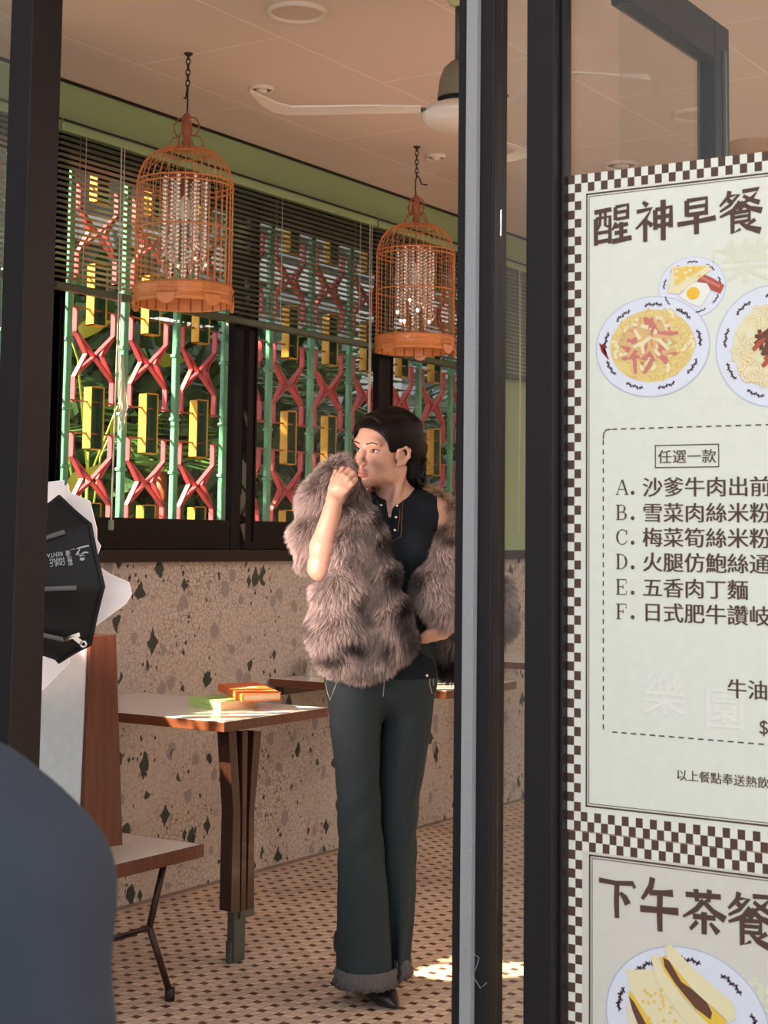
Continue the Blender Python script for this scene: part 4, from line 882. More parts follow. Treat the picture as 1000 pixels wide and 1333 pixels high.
f.poly([P(848, 1245), P(856, 1240), P(864, 1260), P(895, 1305), P(926, 1335), P(918, 1360), P(885, 1320), P(855, 1275)], 'bread', 8)
f.poly([P(860, 1246), P(868, 1244), P(900, 1285), P(946, 1328), P(945, 1345), P(930, 1340), P(893, 1300), P(866, 1265)], 'egg2', 9)
f.poly([P(864, 1246), P(872, 1250), P(888, 1278), P(918, 1298), P(928, 1318), P(926, 1327), P(906, 1312), P(880, 1280), P(866, 1258)], 'meat', 10)
f.poly([P(866, 1232), P(874, 1229), P(905, 1262), P(955, 1305), P(959, 1325), P(950, 1330), P(905, 1290), P(870, 1248)], 'bread', 11)
for q in range(26):
    x = rg.uniform(838, 880); y = rg.uniform(1280, 1330); f.ell(pp(x, y), .003, .003, 'toast', 7.1+.03*q, 8)
f.out('sandwich_picture', P2)
# ================================================================ PEOPLE: signed distance bodies turned into one smooth surface
class SDF:
    def __init__(s, lo, hi, h):
        s.lo = np.array(lo, float); s.h = h; s.n = np.ceil((np.array(hi)-s.lo)/h).astype(int)+1
        s.F = np.full(tuple(s.n), .5, np.float32)
    def sl(s, lo, hi):
        a = np.clip(np.floor((np.array(lo)-s.lo)/s.h).astype(int), 0, s.n); b = np.clip(np.ceil((np.array(hi)-s.lo)/s.h).astype(int)+1, 0, s.n)
        if (b <= a).any(): return None, None
        g = [s.lo[i]+s.h*np.arange(a[i], b[i]) for i in range(3)]
        return tuple(slice(a[i], b[i]) for i in range(3)), np.stack(np.meshgrid(*g, indexing='ij'), -1)
    def put(s, fn, lo, hi, k=.01, op='u'):
        q, P = s.sl(np.array(lo)-k-.02, np.array(hi)+k+.02)
        if q is None: return s
        d = fn(P).astype(np.float32); A = s.F[q]
        if op == 'u':
            h = np.clip(.5+.5*(A-d)/k, 0, 1); s.F[q] = A*(1-h)+d*h-k*h*(1-h)
        else:                                              # carve away
            d = -d; h = np.clip(.5-.5*(A-d)/k, 0, 1); s.F[q] = A*(1-h)+d*h+k*h*(1-h)
        return s
    def cap(s, a, b, ra, rb=None, k=.01, op='u'):
        a, b = np.asarray(a, float), np.asarray(b, float); rb = ra if rb is None else rb; ab = b-a; L2 = ab@ab+1e-12
        def fn(P):
            v = P-a; t = np.clip((v@ab)/L2, 0, 1); return np.linalg.norm(v-t[..., None]*ab, axis=-1)-(ra+(rb-ra)*t)
        R = max(ra, rb); return s.put(fn, np.minimum(a, b)-R, np.maximum(a, b)+R, k, op)
    def chain(s, pts, rs, k=.01):
        for i in range(len(pts)-1): s.cap(pts[i], pts[i+1], rs[i], rs[i+1], k)
        return s
    def ell(s, c, r, k=.01, M=None, op='u'):               # M: rows are the ellipsoid's axes
        c, r = np.asarray(c, float), np.asarray(r, float); M = np.eye(3) if M is None else np.asarray(M, float)
        def fn(P):
            v = (P-c)@M.T; k0 = np.linalg.norm(v/r, axis=-1); k1 = np.linalg.norm(v/(r*r), axis=-1)+1e-9; return k0*(k0-1)/k1
        e = np.sqrt(((M*r[:, None])**2).sum(0)); return s.put(fn, c-e, c+e, k, op)
    def mesh(s):                                           # surface nets
        F = s.F; ins = F < 0; n = F.shape
        c = [ins[i:n[0]-1+i, j:n[1]-1+j, k:n[2]-1+k] for i in (0, 1) for j in (0, 1) for k in (0, 1)]
        sm = np.zeros(c[0].shape, np.int8)
        for q in c: sm += q
        act = (sm > 0) & (sm < 8); idx = np.argwhere(act); ids = np.full(act.shape, -1, np.int64); ids[act] = np.arange(len(idx))
        acc = np.zeros((len(idx), 3)); cnt = np.zeros(len(idx)); off = [(i, j, k) for i in (0, 1) for j in (0, 1) for k in (0, 1)]
        val = {o: F[idx[:, 0]+o[0], idx[:, 1]+o[1], idx[:, 2]+o[2]] for o in off}
        for o in off:
            for axn in range(3):
                if o[axn]: continue
                p = list(o); p[axn] = 1; p = tuple(p); a, b = val[o], val[p]; m = (a < 0) != (b < 0)
                t = a/np.where(m, a-b, 1); pos = np.tile(np.array(o, float), (len(idx), 1)); pos[:, axn] = t
                acc[m] += pos[m]; cnt[m] += 1
        V = s.lo+s.h*(idx+acc/cnt[:, None]); Q = []
        for axn in range(3):
            u, v = (axn+1) % 3, (axn+2) % 3
            a = [slice(None)]*3; b = [slice(None)]*3; a[axn] = slice(0, -1); b[axn] = slice(1, None)
            A, B = ins[tuple(a)], ins[tuple(b)]; e = np.argwhere(A != B); e = e[(e[:, u] > 0) & (e[:, v] > 0) & (e[:, u] < n[u]-1) & (e[:, v] < n[v]-1)]
            fl = A[e[:, 0], e[:, 1], e[:, 2]]
            def cid(du, dv):
                q = e.copy(); q[:, u] += du; q[:, v] += dv; return ids[q[:, 0], q[:, 1], q[:, 2]]
            q = np.stack([cid(-1, -1), cid(0, -1), cid(0, 0), cid(-1, 0)], 1); q[~fl] = q[~fl][:, ::-1]; Q.append(q)
        Q = np.concatenate(Q); Q = Q[(Q >= 0).all(1)]
        return V, Q
class Duo(SDF):                                            # the same body sampled on two grids, a fine one for head and hands
    def __init__(s, *g): s.g = g
    def put(s, *a, **k):
        for q in s.g: SDF.put(q, *a, **k)
        return s
    def mesh(s):
        Vs, Qs, n = [], [], 0
        for q in s.g: V, Q = SDF.mesh(q); Vs.append(V); Qs.append(Q+n); n += len(V)
        return np.concatenate(Vs), np.concatenate(Qs)
def big_mesh(name, V, F, mats, parent, col=None, smooth=True, mi=None):
    me = bpy.data.meshes.new(name); me.vertices.add(len(V)); me.vertices.foreach_set('co', np.asarray(V, np.float32).ravel())
    F = np.asarray(F); me.loops.add(F.size); me.loops.foreach_set('vertex_index', F.ravel().astype(np.int32))
    me.polygons.add(len(F)); me.polygons.foreach_set('loop_start', (np.arange(len(F))*F.shape[1]).astype(np.int32)); me.polygons.foreach_set('loop_total', np.full(len(F), F.shape[1], np.int32))
    me.polygons.foreach_set('use_smooth', np.full(len(F), smooth)); 
    if mi is not None: me.polygons.foreach_set('material_index', mi.astype(np.int32))
    me.update(calc_edges=True)
    for m in mats: me.materials.append(m)
    if col is not None:
        a = me.color_attributes.new('Col', 'FLOAT_COLOR', 'POINT'); a.data.foreach_set('color', np.concatenate([col, np.ones((len(col), 1))], 1).astype(np.float32).ravel())
    o = bpy.data.objects.new(name, me); COL.objects.link(o); o.parent = parent; return o

# ---- the woman: local axes u (to her left in the picture's right), v (towards the street), z
HO = 4.65; UO = -.0223; WO = HD*HO+RD*UO                   # where she stands
def wl(x, y, v):
    d = ray(x, y); t = (HO-v)/(d@HD); P = CP+d*t; return np.array((P@RD-UO, v, P[2]))
LR = np.stack([RD, -HD, ZD])                               # rows: local axes in world
def w2(V): return np.asarray(V)@LR                         # local -> world offset from her root
def wpix(V):
    Q = w2(V)+WO-CP; d = Q@CF; return CX+FPX*(Q@CR)/d, CY-FPX*(Q@CU)/d
woman = thing('person', 'woman in black sleeveless top, flared dark jeans and fur stole, hand raised to her chin', 'person', (WO[0], WO[1], 0))
# head frame
yaw_, tilt_ = math.radians(46), math.radians(6)
hf = np.array((-math.sin(yaw_), math.cos(yaw_), -.02)); hf /= np.linalg.norm(hf); hl = np.array((math.cos(yaw_), math.sin(yaw_), 0)); hu = np.cross(hl, hf); hu *= np.sign(hu[2])
hu2 = hu*math.cos(tilt_)+hl*math.sin(tilt_); hl2 = hl*math.cos(tilt_)-hu*math.sin(tilt_)
HM = np.stack([hl2, hf, hu2]); HC = wl(502, 587, .02)       # rows: left, forward, up
def hp_(x, y, z): return HC+np.array((x, y, z))@HM
ZC = 1.325
body = Duo(SDF((-.36, -.24, -.01), (.42, .30, ZC+.002), .0035), SDF((-.24, -.20, ZC-.002), (.28, .24, 1.74), .0017))
B = body
# torso, hips, legs (inside the trousers)
B.ell(wl(497, 880, 0), (.138, .080, .11), .03); B.ell(wl(505, 800, 0), (.112, .080, .10), .05); B.ell(wl(515, 720, .0), (.128, .088, .12), .05)
B.ell(wl(513, 678, -.005), (.118, .066, .06), .05)
B.ell(wl(492, 712, .070), (.046, .036, .046), .04); B.ell(wl(538, 712, .070), (.046, .036, .046), .04)
for sx, kx, fx, vv in ((463, 466, 472, .03), (528, 518, 520, -.045)):
    B.chain([wl(sx, 900, vv*.6), wl(kx, 1070, vv), wl(fx, 1268, vv)], [.066, .042, .024], .03)
# shoulders, arms
B.chain([wl(520, 664, -.01), wl(462, 672, -.01), wl(447, 680, .0)], [.045, .044, .042], .03)
B.chain([wl(520, 662, -.015), wl(566, 668, -.015), wl(574, 682, -.015)], [.045, .042, .040], .03)
EL = wl(417.5, 739, .135); WR = wl(435.5, 652, .165)
B.chain([wl(447, 680, .0), EL], [.040, .035], .02); B.chain([EL, wl(421.5, 712, .148), WR], [.034, .037, .0235], .015)
EL2 = wl(606, 762, -.07); WR2 = wl(592, 812, .03)
B.chain([wl(576, 684, -.015), EL2], [.038, .033], .02); B.chain([EL2, WR2], [.034, .024], .015)
# neck
B.chain([wl(519, 664, -.02), wl(514, 632, -.015), hp_(0, -.015, -.055)], [.058, .048, .048], .025)
B.chain([hp_(.055, -.02, -.045), wl(514, 656, .045)], [.012, .010], .015)
# raised hand: palm as four metacarpals, four bent fingers and a thumb
KN = [wl(453.5, 622.5, .182), wl(447.5, 618.5, .178), wl(441, 618.5, .168), wl(434.5, 622.5, .155)]
for i, kp in enumerate(KN):
    w0 = WR+(kp-WR)*.12+np.array((.010-.0065*i, 0, 0)); B.chain([w0, (w0+kp)/2+np.array((0, .003, 0)), kp], [.0125, .0102, .0088], .008)
B.cap(wl(437, 645, .160), wl(443, 628, .168), .016, .015, .012)
FG = [[(453.5, 622.5, .182), (459.8, 616, .176), (462.6, 620, .156), (459.5, 627, .150)], [(447.5, 618.5, .178), (454.5, 611.5, .172), (459.6, 615, .150), (457, 622, .142)],
      [(441, 618.5, .168), (446.5, 610, .162), (452.6, 610.6, .142), (452, 618, .132)], [(434.5, 622.5, .155), (437.6, 613.6, .150), (443.5, 611.2, .136), (445, 617.5, .126)]]
for q, fr in zip(FG, (.0076, .0076, .0071, .0063)): B.chain([wl(*p) for p in q], [fr*1.12, fr*1.04, fr*.96, fr*.84], .0016)
B.chain([wl(443, 645, .165), wl(451, 636.5, .178), wl(458, 629.5, .182), wl(463, 624, .176)], [.0115, .0100, .0084, .0074], .004)
# hand at the hip, fingers pointing down and inwards under the fur
for i in range(4):
    k0 = wl(578, 817+3.2*i, .052-.004*i); k1 = wl(566, 820.5+3.4*i, .070-.004*i); k2 = wl(556, 824+3.0*i, .080-.004*i); k3 = wl(550, 827.5+2.4*i, .080-.004*i)
    B.chain([WR2, k0, k1, k2, k3], [.014, .0115, .0092, .0084, .0074], .006)
B.chain([WR2, wl(582, 808, .06), wl(571, 808, .078), wl(563, 811, .082)], [.014, .0115, .0095, .008], .006)
# head
H_ = lambda c, r, k=.012, op='u': B.ell(hp_(*c), r, k, HM, op)
H_((0, -.014, .036), (.0715, .090, .080), .01); H_((0, .018, -.020), (.0585, .066, .078), .02); H_((0, .034, .040), (.056, .056, .050), .02)
H_((0, .044, -.070), (.040, .040, .030), .022); H_((0, .073, -.0955), (.0150, .0135, .0115), .018)
EYX, EYY, EYZ, EYR = .0315, .0665, .0, .0118
for s in (-1, 1):
    H_((s*.041, .048, -.030), (.020, .026, .022), .022); H_((s*.048, .012, -.062), (.016, .034, .022), .022)
    H_((s*.0310, .0965, .002), (.0170, .0165, .0120), .010, 's')               # eye sockets
    H_((s*.026, .0760, .0225), (.024, .0110, .0090), .020)                     # brow ridge
    H_((s*.0095, .0885, -.0375), (.0058, .0080, .0050), .005)                  # nostril wings
    B.ell(hp_(s*EYX, EYY, EYZ), (.0136, .0136, .0136), .003, HM)               # lids
    tl = math.radians(6)*s; M3 = np.stack([HM[0]*math.cos(tl)+HM[2]*math.sin(tl), HM[1], HM[2]*math.cos(tl)-HM[0]*math.sin(tl)])
    B.ell(hp_(s*EYX, EYY+.013, EYZ-.0002), (.0132, .0125, .0050), .0012, M3, 's')
B.chain([hp_(0, .083, .012), hp_(0, .0915, -.010), hp_(0, .0995, -.029)], [.0072, .0064, .0066], .010); H_((0, .1000, -.0325), (.0075, .0075, .0062), .005)
B.cap(hp_(0, .090, -.040), hp_(0, .090, -.054), .006, .007, .008)
LP = [((-.0215, .078, -.0635), (-.010, .0905, -.0605)), ((-.010, .0905, -.0605), (0, .0930, -.0615)), ((0, .0930, -.0615), (.010, .0905, -.0605)), ((.010, .0905, -.0605), (.0215, .078, -.0635))]
for a, b in LP: B.cap(hp_(*a)-hf*.0025, hp_(*b)-hf*.0025, .0040, .0046, .004)
for a, b in (((-.0165, .0805, -.0672), (-.007, .0895, -.0708)), ((-.007, .0895, -.0708), (.007, .0895, -.0708)), ((.007, .0895, -.0708), (.0165, .0805, -.0672))): B.cap(hp_(*a)-hf*.0025, hp_(*b)-hf*.0030, .0040, .0052, .005)
for s in (-1, 1):                                           # ears: rim, lobe and hollow
    pts = [(s*.0690, .020, -.012), (s*.0745, .018, .007), (s*.0800, .002, .017), (s*.0835, -.012, .008), (s*.0815, -.014, -.010), (s*.0755, -.002, -.028), (s*.0690, .014, -.035)]
    B.chain([hp_(*p) for p in pts], [.0045, .0050, .0052, .0052, .0052, .0062, .0055], .004)
    B.ell(hp_(s*.0710, .006, -.010), (.0045, .018, .022), .006, HM)
V, Q = B.mesh(); del body
L = (V-HC)@HM.T                                             # head coordinates per vertex
skin = np.tile(np.array((.56, .315, .23)), (len(V), 1)); onhead = (np.abs(L) < .13).all(1)
def blend(mask, c): skin[:] = skin*(1-mask[:, None])+np.array(c)*mask[:, None]
g = lambda c, r: np.exp(-(((L-np.array(c))/np.array(r))**2).sum(1))*onhead
for s in (-1, 1): blend(.55*g((s*.043, .055, -.030), (.022, .04, .018)), (.58, .24, .18)); blend(.35*g((s*.0315, .08, .013), (.02, .02, .008)), (.46, .22, .17))
blend(.25*g((0, .10, -.035), (.014, .02, .010)), (.58, .27, .20))
lipx = np.clip(1-(np.abs(L[:, 0])/.0225)**2, 0, 1)
up_ = np.clip((.0070*lipx**.5-np.abs(L[:, 2]+.0620))/.0016, 0, 1); lo_ = np.clip((.0090*lipx**.5-np.abs(L[:, 2]+.0705))/.0016, 0, 1)
lm = np.maximum(up_, lo_)*(L[:, 1] > .072)*(np.abs(L[:, 0]) < .0225)*onhead; blend(lm*.8, (.40, .135, .105)); seam = np.exp(-((L[:, 2]+.0662)/.0011)**2)*(L[:, 1] > .072)*(np.abs(L[:, 0]) < .021)*onhead; blend(seam*.85, (.14, .03, .03))
M['skin'] = vcol_mat('skin', .42, .12, .03, 500)
big_mesh('body', w2(V), Q, [M['skin']], woman, skin)
def uvsphere_mesh(c, r, n=20, m=14):
    k = MB().sphere((0, 0, 0), r, n, m); return np.array(k.v)+np.array(c), k.f
ivm = [mat('eye_white', (.72, .66, .62), .15, 0, .02, 30, coat=.6), mat('dark_iris', (.02, .010, .007), .1, 0, .2, 400, coat=.8)]
for s in (-1, 1):
    c = hp_(s*EYX, EYY, EYZ); gz = hf-hl2*.06+hu2*.02; gz = gz/np.linalg.norm(gz)
    k = MB().sphere((0, 0, 0), EYR, 40, 28); k.v = [tuple(np.array(v)+c) for v in k.v]; V0 = np.array(k.v); n_ = (V0-c)/EYR
    for i, fce in enumerate(k.f): k.m[i] = 1 if (n_[list(fce)]@gz).mean() > .862 else 0
    k.v = [tuple(p) for p in w2(V0)]; k.build('eye', ivm, woman, (0, 0, 0))
hairm = mat('black_hair', (.006, .004, .0035), .45, 0, .5, 260, .25, spec=.3)
def lidpt(s, dx, dz, r=.0139): return w2(hp_(s*(EYX+dx), EYY+math.sqrt(max(r*r-dx*dx-dz*dz, 1e-8)), EYZ+dz))
for s in (-1, 1):
    lash = MB()
    lash.tube([lidpt(s, x, .0050*math.sqrt(max(0, 1-(x/.0134)**2))+x*.10) for x in np.linspace(-.0126, .0126, 11)]+[lidpt(s, .0148, .0036)], [.0004, .0007, .0009, .0010, .0011, .0012, .0013, .0014, .0014, .0013, .0011, .0004], 6)
    lash.tube([lidpt(s, x, -.0050*math.sqrt(max(0, 1-(x/.0134)**2))+x*.10) for x in np.linspace(-.010, .0126, 8)], [.0002, .0003, .0004, .0004, .0005, .0005, .0006, .0004], 5)
    lash.build('eyelashes', hairm, woman, (0, 0, 0))
LB = (V-HC)@HM.T
def fsurf(x, z):
    d = (LB[:, 0]-x)**2+(LB[:, 2]-z)**2+(LB[:, 1] < .03)*1.; m = np.argsort(d)[:8]; return hp_(x, LB[m, 1].max()+.0002, z)
bm_ = mat('brown_eyebrow', (.035, .016, .011), .6, 0, .3, 300)
for s in (-1, 1):
    pts = [fsurf(s*x, z) for x, z in ((.0125, .0165), (.0180, .0185), (.0240, .0200), (.0300, .0215), (.0360, .0225), (.0420, .0222), (.0475, .0205), (.0520, .0180))]
    MB().tube([w2(p) for p in pts], [.0012, .0019, .0021, .0021, .0020, .0017, .0013, .0005], 7).build('eyebrow', bm_, woman, (0, 0, 0))
# hair: parted cap, waved locks and a roll of curls at the nape
hs = SDF(HC-np.array((.17, .17, .19)), HC+np.array((.17, .17, .17)), .0025)
hs.ell(hp_(0, -.022, .040), (.083, .095, .086), .012, HM); hs.ell(hp_(0, -.058, .010), (.076, .072, .080), .02, HM)
for s in (-1, 1): hs.ell(hp_(s*.052, .006, .050), (.036, .070, .052), .02, HM)
hs.ell(hp_(0, .034, .046), (.0625, .0625, .0590), .012, HM)
hs.ell(hp_(0, .082, -.002), (.080, .056, .0650), .008, HM, 's'); hs.ell(hp_(0, .056, -.056), (.090, .060, .062), .012, HM, 's')
for s in (-1, 1): hs.ell(hp_(s*.080, .016, -.026), (.026, .036, .036), .008, HM, 's')
for s in (-1, 1): hs.ell(hp_(s*.034, -.066, -.052), (.050, .036, .052), .015, HM)
rg = np.random.default_rng(21)
CAPS = [((0, -.022, .040), (.083, .095, .086)), ((0, -.058, .010), (.076, .072, .080)), ((0, .034, .046), (.0625, .0625, .0590))]; O_ = np.array((0, -.01, .035))
def capr(d):                                                # how far the hair cap lies from its middle along d
    best = 0
    for c, r in CAPS:
        o = (O_-np.array(c))/np.array(r); e = d/np.array(r); a, b, q = e@e, o@e, o@o-1; D = b*b-a*q
        if D > 0: best = max(best, (-b+math.sqrt(D))/a)
    return best
for s in (-1, 1):
    for i in range(20):                                     # waved locks from the part over the temple to the nape
        f0 = i/19; S_ = np.array((s*.004, .085-.15*f0, .110-.02*f0)); M_ = np.array((s*.100, .060-.120*f0, .060-.02*f0)); E_ = np.array((s*(.062-.03*f0), -.075-.02*f0, -.045+.04*f0)); pts, rs = [], []
        for q in range(19):
            t = q/18; p = S_*(1-t)**2+M_*2*t*(1-t)+E_*t*t+np.array((0, .004*math.sin(t*13+f0*9), .006*math.sin(t*13+f0*4))); d = p-O_; d /= np.linalg.norm(d)
            pts.append(hp_(*(O_+d*(capr(d)+.0012+.0026*math.sin(t*13+f0*4+1))))); rs.append(.0058*(1-.25*t))
        hs.chain(pts, rs, .0020)
for i in range(46):                                         # curls
    a = rg.uniform(-1.25, 1.25); zc = rg.uniform(-.108, -.005); rad = .090-.15*abs(zc+.05)**1.3
    c = np.array((rad*math.sin(a)*.95, -.050-rad*math.cos(a)*.66, zc)); R_ = rg.uniform(.012, .019); b0 = rg.uniform(0, 6.28); tl = rg.uniform(-.5, .5)
    out = np.array((math.sin(a), -math.cos(a), tl)); out /= np.linalg.norm(out); sd_ = np.cross(out, (0, 0, 1)); sd_ /= np.linalg.norm(sd_); u2 = np.cross(sd_, out)
    pts = [hp_(*(c+R_*(1-.5*q/11)*(sd_*math.cos(b0+q*.62)+u2*math.sin(b0+q*.62))+out*.010*q/11)) for q in range(12)]
    hs.chain(pts, [.0072-.0003*q for q in range(12)], .003)
V, Q = hs.mesh(); L = (V-HC)@HM.T
hcol = np.tile(np.array((.0036, .0026, .0024)), (len(V), 1)); fr_ = np.clip((L[:, 1]-.015)/.05, 0, 1)*np.clip((L[:, 2]-.05)/.03, 0, 1); hcol = hcol*(1-fr_[:, None])+np.array((.008, .0045, .0035))*fr_[:, None]
M['hair'] = vcol_mat('wavy_black_hair', .46, 0, .4, 330, spec=.16)
big_mesh('hair', w2(V), Q, [M['hair']], woman, hcol)

# sleeveless denim top: the torso grown outwards, cut at neck and arms
vs = SDF((-.26, -.2, .78), (.30, .22, 1.50), .003); g_ = .007
vs.ell(wl(497, 880, 0), np.array((.150, .092, .12))+g_, .03); vs.ell(wl(505, 800, 0), np.array((.112, .080, .10))+g_+.004, .05); vs.ell(wl(515, 720, .0), np.array((.128, .088, .12))+g_, .05)
vs.ell(wl(513, 678, -.005), np.array((.118, .066, .06))+g_, .05); vs.ell(wl(492, 712, .070), np.array((.046, .036, .046))+g_, .04); vs.ell(wl(538, 712, .070), np.array((.046, .036, .046))+g_, .04)
vs.chain([wl(480, 664, -.01), wl(545, 662, -.012), wl(566, 669, -.015)], [.050, .049, .047], .03)
vs.ell(wl(512, 640, .0), (.050, .085, .030), .006, None, 's')
vs.cap(wl(509, 690, .103), wl(507, 668, .078), .0095, .014, .002, 's'); vs.cap(wl(507, 668, .080), wl(507, 640, .045), .014, .022, .002, 's')
vs.cap(wl(593, 668, -.1), wl(593, 668, .1), .026, .026, .006, 's'); vs.ell(wl(603, 700, -.01), (.036, .12, .085), .006, None, 's')
vs.put(lambda P: P[..., 2]-.89, (-.3, -.3, .7), (.4, .3, .95), .004, 's')
V, Q = vs.mesh()
denim = mat('black_denim', (.014, .018, .024), .9, 0, .35, 420, .15, spec=.08)
vest = big_mesh('sleeveless_top', w2(V), Q, [denim], woman)
stm = mat('ochre_stitching', (.22, .13, .06), .8)
def surf_front(Vs, x, y):                                   # nearest front point of a cloth at a picture point
    px_, py_ = wpix(Vs); d = (px_-x)**2+(py_-y)**2; m = np.argsort(d)[:24]; return Vs[m[np.argmax(Vs[m][:, 1])]]
for (x, y) in ((495.5, 656.5), (517, 657.5), (516.5, 672), (512.5, 688.5)):
    p = surf_front(V, x, y); MB().sphere(w2(p+np.array((0, .002, 0))), .0052, 12, 8).build('snap_button', M['steel'], vest, (0, 0, 0))
st = MB()
for path in ([(520.5, 651), (521, 668), (517, 690)], [(524.5, 651), (525, 670), (520, 697), (511, 703)], [(490.5, 650), (493, 668)]):
    st.tube([w2(surf_front(V, *p)+np.array((0, .0015, 0))) for p in path], .0009, 5)
st.build('placket_stitching', stm, vest, (0, 0, 0))

# flared trousers
rowsL = [(850, 424, 500), (900, 425, 500), (950, 430, 496), (1000, 436, 494), (1050, 439, 495), (1100, 440, 499), (1150, 440, 504), (1200, 440, 508), (1240, 439, 511), (1290, 438, 514)]
rowsR = [(850, 495, 567), (900, 497, 567), (950, 494, 561), (1000, 491, 553), (1050, 491, 545), (1100, 495, 542), (1150, 499, 541), (1200, 504, 538), (1240, 509, 534), (1275, 511, 532)]
def leg_fn(rows, vc, rv, seed):
    zz = np.array([wl((a+b)/2, y, vc)[2] for y, a, b in rows])[::-1]; uc = np.array([(wl(a, y, vc)[0]+wl(b, y, vc)[0])/2 for y, a, b in rows])[::-1]; ru = np.array([(wl(b, y, vc)[0]-wl(a, y, vc)[0])/2 for y, a, b in rows])[::-1]
    rvv = np.interp(zz, [0, .45, .9], rv)
    def fn(P):
        z = P[..., 2]; a = np.interp(z, zz, uc); r1 = np.interp(z, zz, ru); r2 = np.interp(z, zz, rvv); du, dv = (P[..., 0]-a)/r1, (P[..., 1]-vc)/r2; ang = np.arctan2(dv, du)
        fold = .0035*np.sin(ang*5+z*9+seed)*np.clip(1.1-z*1.5, .1, 1)+.0022*np.sin(z*55+ang*3+seed)*np.exp(-((z-.48)/.16)**2)+.002*np.sin(z*48-ang*2)*np.exp(-((z-.9)/.1)**2)
        return (np.sqrt(du*du+dv*dv)-1)*np.minimum(r1, r2)+fold
    return fn
ts = SDF((-.22, -.22, .02), (.24, .2, 1.02), .0035)
fL, fR = leg_fn(rowsL, .035, (.088, .066, .098), 0.), leg_fn(rowsR, -.040, (.082, .062, .095), 2.)
ts.put(fL, (-.2, -.12, 0), (.1, .18, 1.0), .008); ts.put(fR, (-.1, -.18, 0), (.22, .12, 1.0), .010)
ts.ell(wl(496, 884, -.005), (.154, .103, .105), .03)
zL, zR = wl(476, 1285, .035)[2]+.030, wl(521, 1270, -.045)[2]+.030
ts.put(lambda P: np.maximum(P[..., 2]-zL, .0), (-.3, -.3, -.1), (.3, .3, zL), .002, 's') if False else None
ts.put(lambda P: P[..., 2]-zL, (-.3, -.3, -.05), (.3, .3, zL), .003, 's'); ts.put(lambda P: P[..., 2]-1.0, (-.3, -.3, .99), (.3, .3, .995), .003, 'u') if False else None
V, Q = ts.mesh()
jeans = mat('dark_teal_denim', (.030, .041, .046), .9, 0, .30, 300, .12, spec=.15)
tro = big_mesh('flared_jeans', w2(V), Q, [jeans], woman); TV = V
def hem(rows, vc, rv0, z0, hgt, name):
    y, a, b = rows[-1]; ua, ub = wl(a, y, vc)[0], wl(b, y, vc)[0]; uc, ru = (ua+ub)/2, (ub-ua)/2; n = 150; m = MB(); rgh = np.random.default_rng(4); V = []
    for k in range(n):
        t = 2*pi*k/n; w = .0035*math.sin(t*13)+.0025*math.sin(t*29+1); bt = z0-hgt*.42+rgh.uniform(-.005, .004)
        for zz, gr in ((z0+hgt*.58, .0015), (z0+hgt*.30, .006+w), (z0, .006-w*.4), (bt, .011+w*1.4), (bt, .008+w*1.4), (z0, .002-w*.4), (z0+hgt*.58, -.003)):
            V.append(w2((uc+(ru+gr)*math.cos(t), vc+(rv0+gr)*math.sin(t), zz)))
    F = [(k*7+i, ((k+1) % n)*7+i, ((k+1) % n)*7+i+1, k*7+i+1) for k in range(n) for i in range(6)]; m.add(V, F, 0, True)
    return m.build(name, mat('frayed_grey_denim', (.125, .118, .12), .95, 0, .45, 500, .3, spec=.1), tro, (0, 0, 0))
hem(rowsL, .035, .090, zL, .046, 'frayed_hem'); hem(rowsR, -.045, .084, max(zL, zR), .050, 'frayed_hem')
st = MB()
for path in ([(424, 884), (431, 884), (438, 880)], [(423.5, 890), (426, 903), (429, 912)], [(437, 888), (433, 900), (429, 912)], [(427.5, 874), (424, 890)], [(566, 868), (565, 888), (567, 905)], [(562.5, 872), (561, 890), (563, 904)], [(503, 882), (502, 898), (500, 908)]):
    st.tube([w2(surf_front(TV, *p)+np.array((0, .002, 0))) for p in path], .0012, 5)
st.build('pale_stitching', mat('pale_stitching', (.42, .38, .33), .8), tro, (0, 0, 0))
p = surf_front(TV, 557, 879); MB().sphere(w2(p+np.array((0, .002, 0))), .0055, 12, 8).build('rivet_button', M['steel'], tro, (0, 0, 0))
# pointed black shoes
def shoe(heel, toe, hz_, name):
    hv, tv = onZ(*heel, 0)-WO, onZ(*toe, 0)-WO; d = tv-hv; Ln = np.linalg.norm(d); d /= Ln; s = np.array((-d[1], d[0], 0)); m = MB(); V = []
    sec = [(0, .020, hz_+.004, hz_+.070), (.10, .030, hz_*.98, hz_+.082), (.25, .032, hz_*.80, hz_+.085), (.42, .034, hz_*.42, .135), (.58, .040, .004, .098), (.70, .042, .001, .070), (.82, .034, .001, .046), (.93, .017, .002, .026), (1, .003, .005, .012)]
    n = 16
    for t, w, zb, zt in sec:
        for k in range(n):
            a = 2*pi*k/n; cx_, cz_ = math.cos(a), math.sin(a); V.append(hv+d*Ln*t+s*w*cx_*abs(cx_)**-.25 if abs(cx_) > 1e-3 else hv+d*Ln*t)
            V[-1] = V[-1]*1.0; V[-1][2] = (zb+zt)/2+(zt-zb)/2*cz_
    F = [(i*n+k, i*n+(k+1) % n, (i+1)*n+(k+1) % n, (i+1)*n+k) for i in range(len(sec)-1) for k in range(n)]+[tuple(range(n))[::-1], tuple(range((len(sec)-1)*n, len(sec)*n))]
    m.add(V, F, 0, True)
    o = m.build(name, mat('black_leather', (.010, .009, .009), .28, 0, .2, 60, .02), woman, (0, 0, 0))
    hp0 = hv+d*.012; MB().tube([(hp0[0], hp0[1], hz_+.02), (hp0[0]+d[0]*.004, hp0[1]+d[1]*.004, .0)], [.016, .007], 10).build('heel', M['rubber'], o, (0, 0, 0)); return o
shoe((447, 1285), (519.5, 1316), .065, 'pointed_shoe'); shoe((438, 1271), (503, 1283), .065, 'pointed_shoe')

